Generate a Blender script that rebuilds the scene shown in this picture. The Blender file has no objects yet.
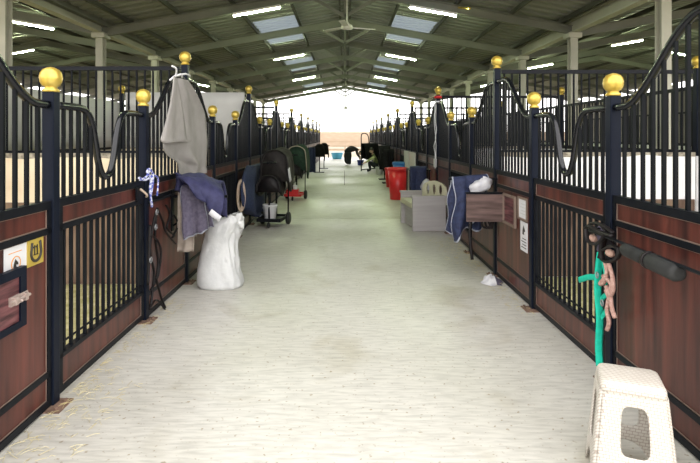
import bpy, math, random
from mathutils import Vector, Matrix, noise
random.seed(7)
PI = math.pi
S = bpy.context.scene
COL = S.collection
F, VX, VY, CH = 505.0, 345.0, 136.6, 1.488      # focal length in px, vanishing point, camera height

def at(x, y, Y):
    return Vector(((x-VX)*Y/F, Y, CH-(y-VY)*Y/F))

# ------------------------------------------------------------------ mesh building
class MB:
    def __init__(s): s.v=[]; s.f=[]; s.m=[]; s.mi=0
    def add(s, vs, fs):
        b=len(s.v); s.v+= [tuple(p) for p in vs]
        for f in fs: s.f.append(tuple(i+b for i in f)); s.m.append(s.mi)
    def box(s, x0,x1,y0,y1,z0,z1, bev=0):
        if bev<=0:
            s.add([(x0,y0,z0),(x1,y0,z0),(x1,y1,z0),(x0,y1,z0),(x0,y0,z1),(x1,y0,z1),(x1,y1,z1),(x0,y1,z1)],
              [(0,3,2,1),(4,5,6,7),(0,1,5,4),(1,2,6,5),(2,3,7,6),(3,0,4,7)])
        else:                                   # rounded vertical corners
            pts=[]
            for cx,cy,a in ((x1-bev,y1-bev,0),(x0+bev,y1-bev,90),(x0+bev,y0+bev,180),(x1-bev,y0+bev,270)):
                for k in range(4):
                    t=math.radians(a+k*30); pts.append((cx+bev*math.cos(t),cy+bev*math.sin(t)))
            s.prism([(p[0],p[1],0) for p in pts], (0,0,1), z0, z1)
        return s
    def prism(s, pts, d, a, b):
        d=Vector(d); n=len(pts)
        vs=[Vector(p)+d*a for p in pts]+[Vector(p)+d*b for p in pts]
        s.add(vs,[tuple(range(n-1,-1,-1)),tuple(range(n,2*n))]+[(i,(i+1)%n,n+(i+1)%n,n+i) for i in range(n)])
        return s
    def tube(s, path, r, n=8, closed=False, flat=None, up=(0,0,1)):
        P=[Vector(p) for p in path]; m=len(P); vs=[]; up=Vector(up); prev=None
        for i,p in enumerate(P):
            if closed: t=(P[(i+1)%m]-P[i-1])
            else: t=P[min(i+1,m-1)]-P[max(i-1,0)]
            if t.length<1e-9: t=Vector((0,0,1))
            t.normalize()
            if prev is None:
                a=up if abs(t.dot(up))<.95 else Vector((1,0,0))
                u=(a-t*a.dot(t)).normalized()
            else:
                u=prev-t*prev.dot(t)
                u=u.normalized() if u.length>1e-6 else t.orthogonal().normalized()
            prev=u; w=t.cross(u)
            ri=r[i] if isinstance(r,(list,tuple)) else r
            fu,fw=(ri,ri) if flat is None else flat
            for k in range(n):
                c=2*PI*k/n+ (PI/4 if n==4 else 0)
                vs.append(p+u*math.cos(c)*fu+w*math.sin(c)*fw)
        fs=[]
        for i in range(m if closed else m-1):
            j=(i+1)%m
            for k in range(n):
                l=(k+1)%n; fs.append((i*n+k,i*n+l,j*n+l,j*n+k))
        if not closed: fs+= [tuple(range(n-1,-1,-1)), tuple((m-1)*n+k for k in range(n))]
        s.add(vs,fs); return s
    def lathe(s, prof, c=(0,0,0), n=20, ax='z', cap=True, sx=1, sy=1):
        c=Vector(c); vs=[]; m=len(prof)
        for r,h in prof:
            for k in range(n):
                a=2*PI*k/n; x=r*math.cos(a)*sx; y=r*math.sin(a)*sy
                q={'z':(x,y,h),'x':(h,x,y),'y':(x,h,y)}[ax]
                vs.append(c+Vector(q))
        fs=[(i*n+k,i*n+(k+1)%n,(i+1)*n+(k+1)%n,(i+1)*n+k) for i in range(m-1) for k in range(n)]
        if cap: fs+= [tuple(range(n-1,-1,-1)), tuple((m-1)*n+k for k in range(n))]
        s.add(vs,fs); return s
    def grid(s, fn, nu, nv):
        vs=[fn(i/nu,j/nv) for i in range(nu+1) for j in range(nv+1)]
        s.add(vs,[(i*(nv+1)+j,(i+1)*(nv+1)+j,(i+1)*(nv+1)+j+1,i*(nv+1)+j+1) for i in range(nu) for j in range(nv)])
        return s
    def beam(s, p0, p1, w, h, up=(0,0,1), i=True):
        p0,p1=Vector(p0),Vector(p1); t=(p1-p0); L=t.length; t.normalize(); up=Vector(up)
        u=(up-t*up.dot(t)).normalized(); x=t.cross(u)
        def bx(a,b,c,d):
            pts=[p0+x*a+u*c,p0+x*b+u*c,p0+x*b+u*d,p0+x*a+u*d]; s.prism(pts,t,0,L)
        if i:
            tf=h*.09; tw=w*.12
            bx(-w/2,w/2,-h/2,-h/2+tf); bx(-w/2,w/2,h/2-tf,h/2); bx(-tw,tw,-h/2+tf,h/2-tf)
        else: bx(-w/2,w/2,-h/2,h/2)
        return s
    def mesh(s, name, mats, smooth=False):
        me=bpy.data.meshes.new(name); me.from_pydata(s.v,[],s.f)
        for m in (mats if isinstance(mats,(list,tuple)) else [mats]): me.materials.append(m)
        for p,i in zip(me.polygons,s.m): p.material_index=i
        if smooth:
            me.shade_smooth() if smooth is True else None
            me.polygons.foreach_set('use_smooth',[True]*len(me.polygons))
        me.update(); return me

def smooth_path(pts, n=6, closed=False):
    P=[Vector(p) for p in pts]; m=len(P); out=[]
    for i in range(m if closed else m-1):
        if closed: a,b,c,d=P[i-1],P[i],P[(i+1)%m],P[(i+2)%m]
        else: a,b,c,d=P[max(i-1,0)],P[i],P[i+1],P[min(i+2,m-1)]
        for k in range(n):
            t=k/n
            out.append(.5*((2*b)+(c-a)*t+(2*a-5*b+4*c-d)*t*t+(3*b-a-3*c+d)*t**3))
    if not closed: out.append(P[-1])
    return out

def link(name, me, parent=None, loc=(0,0,0), rot=(0,0,0)):
    o=bpy.data.objects.new(name, me); COL.objects.link(o); o.location=loc; o.rotation_euler=rot
    if parent: o.parent=parent
    return o
def part(name, mb, mats, parent, smooth=False, label=None, loc=(0,0,0), rot=(0,0,0)):
    o=link(name, mb.mesh(name,mats,smooth) if isinstance(mb,MB) else mb, parent, loc, rot)
    if label: o['label']=label
    return o
def tag(o, label, cat, group=None, kind=None):
    o['label']=label; o['category']=cat
    if group: o['group']=group
    if kind: o['kind']=kind
    return o
def thing(name, label, cat, loc=(0,0,0), rz=0, group=None):
    o=link(name,None,None,loc,(0,0,rz)); o.empty_display_size=.1
    return tag(o,label,cat,group)
def single(name, mb, mats, label, cat, group=None, smooth=False, loc=(0,0,0), rz=0, kind=None):
    return tag(link(name, mb.mesh(name,mats,smooth) if isinstance(mb,MB) else mb, None, loc, (0,0,rz)),label,cat,group,kind)
def struct(name, mb, mats, smooth=False):
    o=link(name, mb.mesh(name,mats,smooth)); o['kind']='structure'; return o
def solid(o, t, sub=0):
    if sub:
        m=o.modifiers.new('sub','SUBSURF'); m.levels=sub; m.render_levels=sub
    m=o.modifiers.new('solid','SOLIDIFY'); m.thickness=t; m.offset=0
    return o
ORD=['first','second','third','fourth','fifth','sixth','seventh','eighth','ninth','tenth','eleventh']

# ------------------------------------------------------------------ materials
def mat(name, c, rough=.5, metal=0, c2=None, scale=(5,5,5), amt=.5, bump=0, bscale=None, detail=4, spec=None, coat=0, lo=.35, hi=.65):
    m=bpy.data.materials.new(name); m.use_nodes=True; nt=m.node_tree; b=nt.nodes['Principled BSDF']
    b.inputs['Base Color'].default_value=(*c,1); b.inputs['Roughness'].default_value=rough; b.inputs['Metallic'].default_value=metal
    if spec is not None: b.inputs['Specular IOR Level'].default_value=spec
    if coat: b.inputs['Coat Weight'].default_value=coat; b.inputs['Coat Roughness'].default_value=.25
    if c2 is not None or bump:
        tc=nt.nodes.new('ShaderNodeTexCoord'); mp=nt.nodes.new('ShaderNodeMapping'); nt.links.new(tc.outputs['Object'],mp.inputs[0])
        mp.inputs['Scale'].default_value=scale
        nz=nt.nodes.new('ShaderNodeTexNoise'); nz.inputs['Scale'].default_value=1; nz.inputs['Detail'].default_value=detail
        nt.links.new(mp.outputs[0],nz.inputs['Vector'])
        if c2 is not None:
            r=nt.nodes.new('ShaderNodeValToRGB'); r.color_ramp.elements[0].position=lo; r.color_ramp.elements[1].position=hi
            r.color_ramp.elements[0].color=(*c,1); r.color_ramp.elements[1].color=(*c2,1)
            nt.links.new(nz.outputs[0],r.inputs[0]); nt.links.new(r.outputs[0],b.inputs['Base Color'])
        if bump:
            nb=nz
            if bscale:
                nb=nt.nodes.new('ShaderNodeTexNoise'); nb.inputs['Scale'].default_value=bscale; nb.inputs['Detail'].default_value=4
                nt.links.new(tc.outputs['Object'],nb.inputs['Vector'])
            bp=nt.nodes.new('ShaderNodeBump'); bp.inputs['Strength'].default_value=bump; bp.inputs['Distance'].default_value=.02
            nt.links.new(nb.outputs[0],bp.inputs['Height']); nt.links.new(bp.outputs[0],b.inputs['Normal'])
    return m
def emit(name, c, st):
    m=bpy.data.materials.new(name); m.use_nodes=True; nt=m.node_tree; nt.nodes.clear()
    o=nt.nodes.new('ShaderNodeOutputMaterial'); e=nt.nodes.new('ShaderNodeEmission'); e.inputs[0].default_value=(*c,1); e.inputs[1].default_value=st
    nt.links.new(e.outputs[0],o.inputs[0]); return m

M={}
M['post']=mat('post_paint',(.004,.006,.014),.42,spec=.10,c2=(.007,.010,.019),scale=(6,6,2),bump=.05)
M['bar']=mat('bar_paint',(.003,.004,.006),.45,spec=.10,c2=(.006,.007,.009),scale=(9,9,3))
M['rail']=mat('rail_paint',(.004,.005,.008),.42,spec=.13,c2=(.008,.009,.012),scale=(4,9,9))
M['handrail']=mat('handrail_paint',(.004,.005,.008),.26,spec=.5)
M['wood']=mat('kickboard_wood',(.028,.008,.0075),.38,spec=.3,c2=(.135,.036,.025),scale=(13,13,1.2),bump=.08,detail=8,lo=.30,hi=.74,coat=.3)
M['hatchwood']=mat('hatch_wood',(.035,.010,.013),.45,c2=(.19,.07,.075),scale=(20,5,45),bump=.15,detail=6)
M['rackwood']=mat('door_wood',(.055,.033,.028),.5,c2=(.15,.095,.085),scale=(3,20,26),bump=.15,detail=6)
M['trim']=mat('panel_trim',(.20,.145,.115),.5)
M['gold']=mat('gold_paint',(.50,.34,.045),.30,metal=.5,c2=(.64,.48,.11),scale=(14,14,14))
M['rust']=mat('rusty_plate',(.12,.07,.05),.75,c2=(.24,.15,.11),scale=(20,20,20),bump=.3)
M['latch']=mat('latch_metal',(.36,.28,.25),.45,metal=.3,c2=(.52,.43,.39),scale=(20,20,20))
M['steel']=mat('frame_steel',(.16,.17,.14),.6,c2=(.21,.215,.18),scale=(1.5,1.5,1.5))
M['colsteel']=mat('column_steel',(.42,.42,.34),.55,c2=(.50,.49,.41),scale=(2,2,2))
M['purlin']=mat('purlin_steel',(.06,.06,.05),.6)
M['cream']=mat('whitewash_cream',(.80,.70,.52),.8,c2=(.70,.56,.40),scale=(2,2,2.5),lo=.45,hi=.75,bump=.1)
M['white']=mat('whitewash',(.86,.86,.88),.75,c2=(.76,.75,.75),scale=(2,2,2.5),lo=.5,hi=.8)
M['oldwood']=mat('worn_boards',(.07,.035,.025),.7,c2=(.27,.19,.13),scale=(9,9,2.2),detail=6,lo=.32,hi=.72)
M['dirt']=mat('dirty_wall_top',(.16,.14,.11),.9,c2=(.42,.38,.30),scale=(22,22,22),bump=.4)
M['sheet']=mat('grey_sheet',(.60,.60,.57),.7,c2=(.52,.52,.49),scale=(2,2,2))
M['bed']=mat('stall_bedding',(.36,.34,.14),.95,c2=(.58,.53,.30),scale=(9,9,9),bump=.6)
M['straw']=mat('straw',(.48,.40,.19),.8,c2=(.62,.55,.33),scale=(6,6,6))
M['sand']=mat('outside_sand',(.27,.225,.17),.95,c2=(.33,.28,.22),scale=(1,1,1))
M['fencepaint']=mat('pale_fence',(.40,.30,.215),.8,c2=(.46,.36,.27),scale=(1,1,6))
M['plaster']=mat('outer_wall',(.30,.285,.25),.85,c2=(.25,.235,.21),scale=(1,1,1))
M['fixture']=mat('fixture_white',(.8,.8,.8),.5)
M['tube']=emit('tube_glow',(.84,1,.58),175)
M['fanwhite']=mat('fan_enamel',(.75,.74,.66),.35)
M['rugblue']=mat('rug_blue',(.012,.018,.055),.75,c2=(.022,.034,.09),scale=(30,30,30),bump=.3)
M['denim']=mat('rug_mid_blue',(.011,.016,.048),.8,c2=(.024,.035,.092),scale=(20,20,20),bump=.3)
M['binding']=mat('pale_binding',(.34,.36,.43),.8)
M['lilac']=mat('quilt_lilac',(.075,.066,.105),.85,c2=(.125,.11,.155),scale=(30,30,30),bump=.4)
M['felt']=mat('beige_felt',(.27,.225,.185),.9,c2=(.35,.30,.255),scale=(15,15,15))
M['rugmauve']=mat('quilt_blue',(.017,.018,.062),.75,c2=(.033,.034,.10),scale=(16,16,16),bump=.4)
M['greycloth']=mat('grey_cloth',(.29,.275,.26),.9,c2=(.355,.335,.32),scale=(5,5,5),bump=.2,bscale=60)
M['sack']=mat('white_sack',(.66,.67,.66),.45,c2=(.56,.57,.57),scale=(7,7,7),bump=.25,bscale=26)
M['whitecloth']=mat('white_cloth',(.66,.66,.67),.8,c2=(.50,.50,.54),scale=(12,12,12),bump=.3)
M['leather']=mat('dark_leather',(.006,.005,.006),.5,spec=.25,c2=(.016,.013,.013),scale=(12,12,12))
M['black']=mat('black_fabric',(.006,.006,.007),.85,spec=.2,c2=(.014,.014,.016),scale=(20,20,20),bump=.3)
M['brownblack']=mat('saddle_cover',(.009,.007,.006),.75,c2=(.022,.018,.015),scale=(12,12,12),bump=.3)
M['green']=mat('green_webbing',(.0,.42,.28),.7,c2=(.0,.52,.36),scale=(30,30,30),bump=.2)
M['dgreen']=mat('dark_green_rug',(.008,.028,.017),.85,c2=(.016,.045,.026),scale=(20,20,20))
M['pink']=mat('pink_rope',(.38,.21,.17),.85,c2=(.50,.32,.27),scale=(60,60,60),bump=.6)
M['padpink']=mat('pad_fleece',(.36,.22,.17),.9,c2=(.46,.30,.24),scale=(60,60,60),bump=.5)
M['tan']=mat('tan_rope',(.50,.38,.28),.9,c2=(.62,.5,.4),scale=(60,60,60),bump=.6)
M['ropeblue']=mat('blue_rope',(.10,.13,.50),.85,c2=(.70,.72,.85),scale=(40,40,40),lo=.48,hi=.52)
M['ropewhite']=mat('white_rope',(.78,.78,.80),.85)
M['red']=mat('red_plastic',(.58,.015,.02),.32,c2=(.66,.025,.03),scale=(4,4,4))
M['bluep']=mat('blue_plastic',(.03,.16,.42),.4)
M['dblue']=mat('dark_blue_plastic',(.03,.05,.36),.4)
M['cyan']=mat('light_blue_plastic',(.12,.50,.80),.4)
M['whitep']=mat('white_plastic',(.78,.79,.80),.4)
M['resin']=mat('grey_resin',(.36,.34,.335),.6,c2=(.42,.40,.395),scale=(1,1,20),bump=.1)
M['resincream']=mat('cream_resin',(.52,.50,.36),.5)
M['foam']=mat('foam_pad',(.010,.0105,.011),.65,spec=.3,c2=(.026,.027,.027),scale=(8,8,8),bump=.2)
M['paper']=mat('white_paper',(.66,.66,.68),.6)
M['yellow']=mat('yellow_plaque',(.38,.275,.04),.5,c2=(.46,.34,.07),scale=(9,9,9))
M['ink']=mat('ink',(.03,.025,.02),.6)
M['orange']=mat('orange_ink',(.70,.30,.06),.6)
M['skin']=mat('skin',(.50,.32,.24),.55)
M['hair']=mat('hair',(.012,.010,.009),.55)
M['camo']=mat('olive_jacket',(.06,.08,.03),.85,c2=(.14,.15,.06),scale=(14,14,14),lo=.48,hi=.52)
M['lime']=mat('pale_lime_sleeve',(.45,.48,.25),.8)
M['trouser']=mat('dark_trousers',(.012,.014,.022),.8)
M['greyshirt']=mat('grey_top',(.022,.02,.026),.9)
M['greybox']=mat('grey_box',(.5,.5,.5),.5)
M['rubber']=mat('rubber',(.015,.015,.015),.6)
M['chrome']=mat('dull_metal',(.35,.36,.38),.35,metal=.8)

# woven white stool plastic: small brick-like weave in bump and colour
def weave():
    m=mat('stool_weave',(.6,.56,.51),.42); nt=m.node_tree; b=nt.nodes['Principled BSDF']
    tc=nt.nodes.new('ShaderNodeTexCoord'); 
    sx=nt.nodes.new('ShaderNodeSeparateXYZ'); nt.links.new(tc.outputs['Object'],sx.inputs[0])
    ad=nt.nodes.new('ShaderNodeMath'); nt.links.new(sx.outputs[0],ad.inputs[0]); nt.links.new(sx.outputs[1],ad.inputs[1])
    cb=nt.nodes.new('ShaderNodeCombineXYZ'); nt.links.new(ad.outputs[0],cb.inputs[0])
    md=nt.nodes.new('ShaderNodeMath'); md.inputs[1].default_value=1; nt.links.new(sx.outputs[2],md.inputs[0])
    m2=nt.nodes.new('ShaderNodeMath'); m2.operation='MULTIPLY_ADD'; m2.inputs[1].default_value=.8
    nt.links.new(sx.outputs[1],m2.inputs[0]); nt.links.new(sx.outputs[2],m2.inputs[2])
    nt.links.new(m2.outputs[0],cb.inputs[1])
    br=nt.nodes.new('ShaderNodeTexBrick'); br.inputs['Scale'].default_value=26; br.inputs['Mortar Size'].default_value=.045
    br.inputs['Brick Width'].default_value=.60; br.inputs['Row Height'].default_value=.36; br.inputs['Mortar Smooth'].default_value=.4
    br.inputs['Color1'].default_value=(.60,.565,.51,1); br.inputs['Color2'].default_value=(.57,.535,.48,1); br.inputs['Mortar'].default_value=(.37,.315,.265,1)
    nt.links.new(cb.outputs[0],br.inputs['Vector']); nt.links.new(br.outputs[0],b.inputs['Base Color'])
    bp=nt.nodes.new('ShaderNodeBump'); bp.inputs['Strength'].default_value=.5; bp.inputs['Distance'].default_value=.004; bp.invert=True
    nt.links.new(br.outputs['Fac'],bp.inputs['Height']); nt.links.new(bp.outputs[0],b.inputs['Normal'])
    return m
M['weave']=weave()

def concrete():
    m=mat('aisle_concrete',(.5,.47,.42),.62); nt=m.node_tree; b=nt.nodes['Principled BSDF']; N=nt.nodes.new; L=nt.links.new
    tc=N('ShaderNodeTexCoord')
    def nz(sc,det,dis=0,vec=None):
        n=N('ShaderNodeTexNoise'); n.inputs['Scale'].default_value=sc; n.inputs['Detail'].default_value=det; n.inputs['Distortion'].default_value=dis
        L(vec or tc.outputs['Object'],n.inputs['Vector']); return n
    def ramp(src,p0,c0,p1,c1):
        r=N('ShaderNodeValToRGB'); e=r.color_ramp.elements; e[0].position=p0; e[0].color=(*c0,1); e[1].position=p1; e[1].color=(*c1,1); L(src,r.inputs[0]); return r
    def mix(a,c,fac=None,f=1,mode='MULTIPLY'):
        x=N('ShaderNodeMix'); x.data_type='RGBA'; x.blend_type=mode; x.inputs['Factor'].default_value=f
        L(a,x.inputs[6]); L(c,x.inputs[7]); 
        if fac: L(fac,x.inputs[0])
        return x.outputs[2]
    big=ramp(nz(.7,5,.6).outputs[0],.33,(.49,.475,.425),.68,(.575,.56,.52))
    mp=N('ShaderNodeMapping'); L(tc.outputs['Object'],mp.inputs[0]); mp.inputs['Scale'].default_value=(7,42,1); mp.inputs['Rotation'].default_value=(0,0,.12)
    rib=nz(1,3,.4,mp.outputs[0])
    c=mix(big.outputs[0],ramp(rib.outputs[0],.3,(.82,.82,.82),.6,(1.06,1.06,1.06)).outputs[0])
    st=ramp(nz(1.6,6,.8).outputs[0],.25,(.80,.77,.70),.42,(1,1,1))
    c=mix(c,st.outputs[0])
    sp=ramp(nz(38,2).outputs[0],.28,(.62,.55,.45),.36,(1,1,1))
    c=mix(c,sp.outputs[0])
    L(c,b.inputs['Base Color'])
    rr=N('ShaderNodeMapRange'); L(nz(.5,4).outputs[0],rr.inputs[0]); rr.inputs[1].default_value=.35; rr.inputs[2].default_value=.65; rr.inputs[3].default_value=.38; rr.inputs[4].default_value=.62
    L(rr.outputs[0],b.inputs['Roughness'])
    bp=N('ShaderNodeBump'); bp.inputs['Strength'].default_value=.35; bp.inputs['Distance'].default_value=.006; L(rib.outputs[0],bp.inputs['Height']); L(bp.outputs[0],b.inputs['Normal'])
    return m
M['concrete']=concrete()
M['roof']=mat('roof_sheet',(.215,.225,.205),.5,c2=(.265,.275,.255),scale=(.6,.9,.6))
def skylight():
    m=bpy.data.materials.new('skylight_sheet'); m.use_nodes=True; nt=m.node_tree; nt.nodes.clear()
    o=nt.nodes.new('ShaderNodeOutputMaterial'); t=nt.nodes.new('ShaderNodeBsdfTranslucent'); d=nt.nodes.new('ShaderNodeBsdfDiffuse'); x=nt.nodes.new('ShaderNodeMixShader')
    t.inputs[0].default_value=(.17,.20,.235,1); d.inputs[0].default_value=(.5,.53,.55,1); x.inputs[0].default_value=.55
    nt.links.new(d.outputs[0],x.inputs[2]); nt.links.new(t.outputs[0],x.inputs[1]); nt.links.new(x.outputs[0],o.inputs[0]); return m
M['skylight']=skylight()

# ------------------------------------------------------------------ setting
RX=1.636                      # half width of the aisle, to the stall fronts
SP=3.43                       # one stall
D0={-1:5.17, 1:5.44}          # first tall post in view, left / right row
ROOF0,ROOF1=3.2,33.2  # near roof edge set back, out of view, to admit more sky light
mb=MB(); g=.010
for a,b,sp in ((-4,9.2,0),(9.2,15.5,0),(15.5,19,1),(19,22.2,1),(22.2,27,0),(27,36.5,0)):
    if sp: mb.box(-RX-.04,-.02-g,a+g,b-g,-.1,0); mb.box(-.02+g,RX+.04,a+g,b-g,-.1,0)
    else: mb.box(-RX-.04,RX+.04,a+g,b-g,-.1,0)
struct('floor',mb,M['concrete'])
struct('floor',MB().box(-RX-.04,RX+.04,-4,36.5,-.15,-.03),M['purlin'])   # dark joint bed under the slabs
struct('stall_floor',MB().box(-16,-RX-.04,-4,34,-.1,-.012),M['bed'])
struct('stall_floor',MB().box(RX+.04,16,-4,34,-.1,-.012),M['bed'])
struct('ground',MB().box(-80,80,36.5,140,-.12,-.02).box(-80,-16,-60,36.5,-.12,-.02).box(16,80,-60,36.5,-.12,-.02).box(-16,16,-60,-4,-.12,-.02).box(-16,-RX-.04,34,36.5,-.12,-.02).box(RX+.04,16,34,36.5,-.12,-.02),M['sand'])

RIDGE,SL=4.83,.178
def roofz(X):
    a=abs(X)
    return RIDGE-SL*a if a<=5.05 else (RIDGE-SL*5.05+SL*(a-5.05) if a<=10 else RIDGE-SL*5.05+SL*4.95-SL*(a-10))
def rib(y):                     # trapezoid rib profile of the sheets
    t=(y/.30)%1.0
    return 0 if t<.55 else (.06*(t-.55)/.1 if t<.65 else (.06 if t<.9 else .06*(1-t)/.1))
def corr(x0,x1,y0,y1,mb):
    n=max(2,int((y1-y0)/.015))
    def fn(u,v):
        y=y0+(y1-y0)*u; x=x0+(x1-x0)*v
        return (x,y,roofz(x)+rib(y))
    mb.grid(fn,n,1)
SKY=[(12.9,16.0),(19.7,22.7),(27.6,31.0)]
for sgn,side in ((-1,'left'),(1,'right')):
    mb=MB(); corr(0,sgn*1.23,ROOF0,ROOF1,mb); corr(sgn*2.36,sgn*5.05,ROOF0,ROOF1,mb)
    sk=list(SKY) if sgn<0 else [(8.0,10.75)]+SKY
    y=ROOF0
    for a,b in sk:
        corr(sgn*1.23,sgn*2.36,y,a,mb); y=b
        s=MB(); corr(sgn*1.23,sgn*2.36,a,b,s)
        struct('skylight',s,M['skylight'],True)
    corr(sgn*1.23,sgn*2.36,y,ROOF1,mb)
    struct('ceiling',mb,M['roof'])
    mb=MB(); corr(sgn*5.05,sgn*10,ROOF0,ROOF1,mb)
    corr(sgn*10,sgn*15,ROOF0,ROOF1,mb)
    struct('ceiling',mb,M['roof'])
    struct('wall_'+side,MB().box(min(sgn*15,sgn*15.2),max(sgn*15,sgn*15.2),ROOF0,ROOF1,-.02,3.3 if sgn<0 else 3.6),M['plaster'])

FR=[7.70-3.06+3.06*k for k in range(10)]           # portal frames along the aisle
COLX={-1:-5.2,1:4.85}
n_=0
for k,y in enumerate(FR[:]):
    for sgn in (-1,1):
        zr=RIDGE-.21
        struct('rafter',MB().beam((0,y,zr),(sgn*5.05,y,zr-SL*5.05),.10,.18),M['steel'])
        struct('rafter',MB().beam((sgn*5.05,y,zr-SL*5.05),(sgn*10,y,zr-SL*.1),.10,.18),M['steel'])
        struct('rafter',MB().beam((sgn*10,y,zr-SL*.1),(sgn*15,y,zr-SL*5.1),.10,.18),M['steel'])
        if y>6:
            cx=COLX[sgn]
            mb=MB(); mb.beam((cx,y,-.01),(cx,y,3.68),.15,.17,up=(0,1,0)); mb.box(cx-.14,cx+.14,y-.14,y+.14,3.58,3.68)
            struct('steel_column',mb,M['colsteel'])
            struct('steel_column',MB().beam((sgn*14.9,y,-.01),(sgn*14.9,y,3.62),.12,.15,up=(0,1,0)),M['colsteel'])
        mb=MB().beam((0,y,zr-.57),(sgn*.68,y,zr-.19),.05,.07,i=False)
        if sgn>0: mb.beam((0,y,zr-.60),(0,y,zr-.02),.05,.05,up=(0,1,0),i=False)
        struct('ridge_brace',mb,M['steel'])
for sgn in (-1,1):
    struct('eave_girder',MB().beam((COLX[sgn],ROOF0,3.82),(COLX[sgn],ROOF1,3.82),.17,.27),M['colsteel'])
    struct('gutter',MB().box(min(sgn*5.0,sgn*5.12)+sgn*.05,max(sgn*5.0,sgn*5.12)+sgn*.05,ROOF0,ROOF1,3.83,3.94),M['steel'])
    for x in (.13,1.23,2.39,3.55,4.6,6.2,7.4,8.6,9.8,11,12.2,13.4):
        struct('purlin',MB().beam((sgn*x,ROOF0,roofz(x)-.07),(sgn*x,ROOF1,roofz(x)-.07),.045,.09,i=False),M['purlin'])
# yellow pipe strut seen by the near skylight
single('roof_stay',MB().tube([(2.55,10.3,4.1),(2.38,10.9,4.28)],.02,8),M['gold'],'short yellow stay near the skylight, high on the right roof slope','stay')

# outside, beyond the open far end
mb=MB()
for x in range(-20,21,2): mb.box(x-.05,x+.05,44,44.1,-.03,1.3)
for z in (.35,.7,1.05): mb.box(-21,21,43.96,44.0,z-.09,z+.09)
single('rail_fence',mb,M['fencepaint'],'pale orange board fence outside beyond the open far end of the barn','fence')
struct('wall_outer',MB().box(-60,60,75,75.4,-.03,2.2),M['fencepaint'])

# ------------------------------------------------------------------ stall fronts
PW=.066
GH=.645                       # half distance between the gate posts
PL=SP/2-GH                    # short post to tall post
def zpanel(u):                # u from short post (0) to tall post (PL)
    d=PL-u
    if d<=.28: return 2.075
    if d>=.95: return 1.665
    s=(d-.28)/.67; return 2.075-.41*(s*s*(3-2*s))
UPTS=[(0,1.215),(.055,1.235),(.10,1.305),(.135,1.41),(.165,1.51),(.21,1.60),(.275,1.65),(.36,1.665),(.60,1.665)]
def zgate(o):
    o=abs(o)
    for (a,za),(b,zb) in zip(UPTS,UPTS[1:]):
        if o<=b: return za+(zb-za)*(o-a)/(b-a)
    return 1.665
HB=.0088                       # half bar
TH=.022                        # half rail thickness

def frame_rails(mb,y0,y1,zs):
    for a,b in zs: mb.box(-TH,TH,y0,y1,a,b)
def trims(mb,y0,y1,z0,z1,w=.005,t=.014):
    mb.box(-t,t,y0,y1,z0,z0+w); mb.box(-t,t,y0,y1,z1-w,z1)
    mb.box(-t,t,y0,y0+w,z0+w,z1-w); mb.box(-t,t,y1-w,y1,z0+w,z1-w)
    return mb
def barmesh(y,z0,z1): return MB().box(-HB,HB,y-HB,y+HB,z0,z1)

cache={}
def panel_parts(dirn):
    """list of (name, mesh) for a fixed panel, local y measured from the short post centre"""
    key=('p',dirn)
    if key in cache: return cache[key]
    a,b=PW/2,PL-PW/2
    y0,y1=(a,b) if dirn>0 else (-b,-a)
    out=[]
    mb=MB(); frame_rails(mb,y0,y1,[(.012,.05),(.175,.207),(.955,.99),(1.09,1.135)])
    mb.box(-TH,TH,y0,y0+.03,.05,1.09); mb.box(-TH,TH,y1-.03,y1,.05,1.09)
    out.append(('frame',mb.mesh('panel_frame',M['rail'])))
    for z0,z1 in ((.05,.175),(.207,.955),(.99,1.09)):
        out.append(('kickboard',MB().box(-.01,.01,y0+.03,y1-.03,z0,z1).mesh('kickboard',M['wood'])))
        out.append(('>board_trim',trims(MB(),y0+.03,y1-.03,z0,z1).mesh('board_trim',M['trim'])))
    n=11
    pts=[(0,dirn*(a+(b-a)*i/28),zpanel(a+(b-a)*i/28)) for i in range(29)]
    out.append(('handrail',MB().tube(pts,.023,8,up=(1,0,0)).mesh('handrail',M['handrail'],True)))
    for i in range(1,n):
        u=a+(b-a)*i/n
        out.append(('bar',barmesh(dirn*u,1.135,zpanel(u)-.008).mesh('bar',M['bar'])))
    cache[key]=out; return out
def gate_parts():
    if 'g' in cache: return cache['g']
    a=GH-PW/2-.012; out=[]
    mb=MB(); frame_rails(mb,-a,a,[(.03,.065),(.225,.25),(.955,.99),(1.09,1.135)])
    mb.box(-TH,TH,-a,-a+.035,.065,1.09); mb.box(-TH,TH,a-.035,a,.065,1.09)
    out.append(('frame',mb.mesh('gate_frame',M['rail'])))
    for z0,z1 in ((.065,.225),(.99,1.09)):
        out.append(('kickboard',MB().box(-.01,.01,-a+.035,a-.035,z0,z1).mesh('kickboard',M['wood'])))
        out.append(('>board_trim',trims(MB(),-a+.035,a-.035,z0,z1).mesh('board_trim',M['trim'])))
    pts=[(0,-o,z) for o,z in UPTS[::-1]]+[(0,o,z) for o,z in UPTS[1:]]
    out.append(('handrail',MB().tube(smooth_path(pts,4),.023,8,up=(1,0,0)).mesh('handrail',M['handrail'],True)))
    n=15
    for i in range(1,n):
        y=-a+2*a*i/n
        out.append(('bar',barmesh(y,1.135,zgate(y)-.006).mesh('bar',M['bar'])))
        out.append(('bar',barmesh(y,.25,.955).mesh('bar',M['bar'])))
    out.append(('cross_rod',MB().tube([(0.0,-a,.30),(0.0,a,.30)],.0075,6).mesh('cross_rod',M['bar'])))
    cache['g']=out; return out
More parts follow.
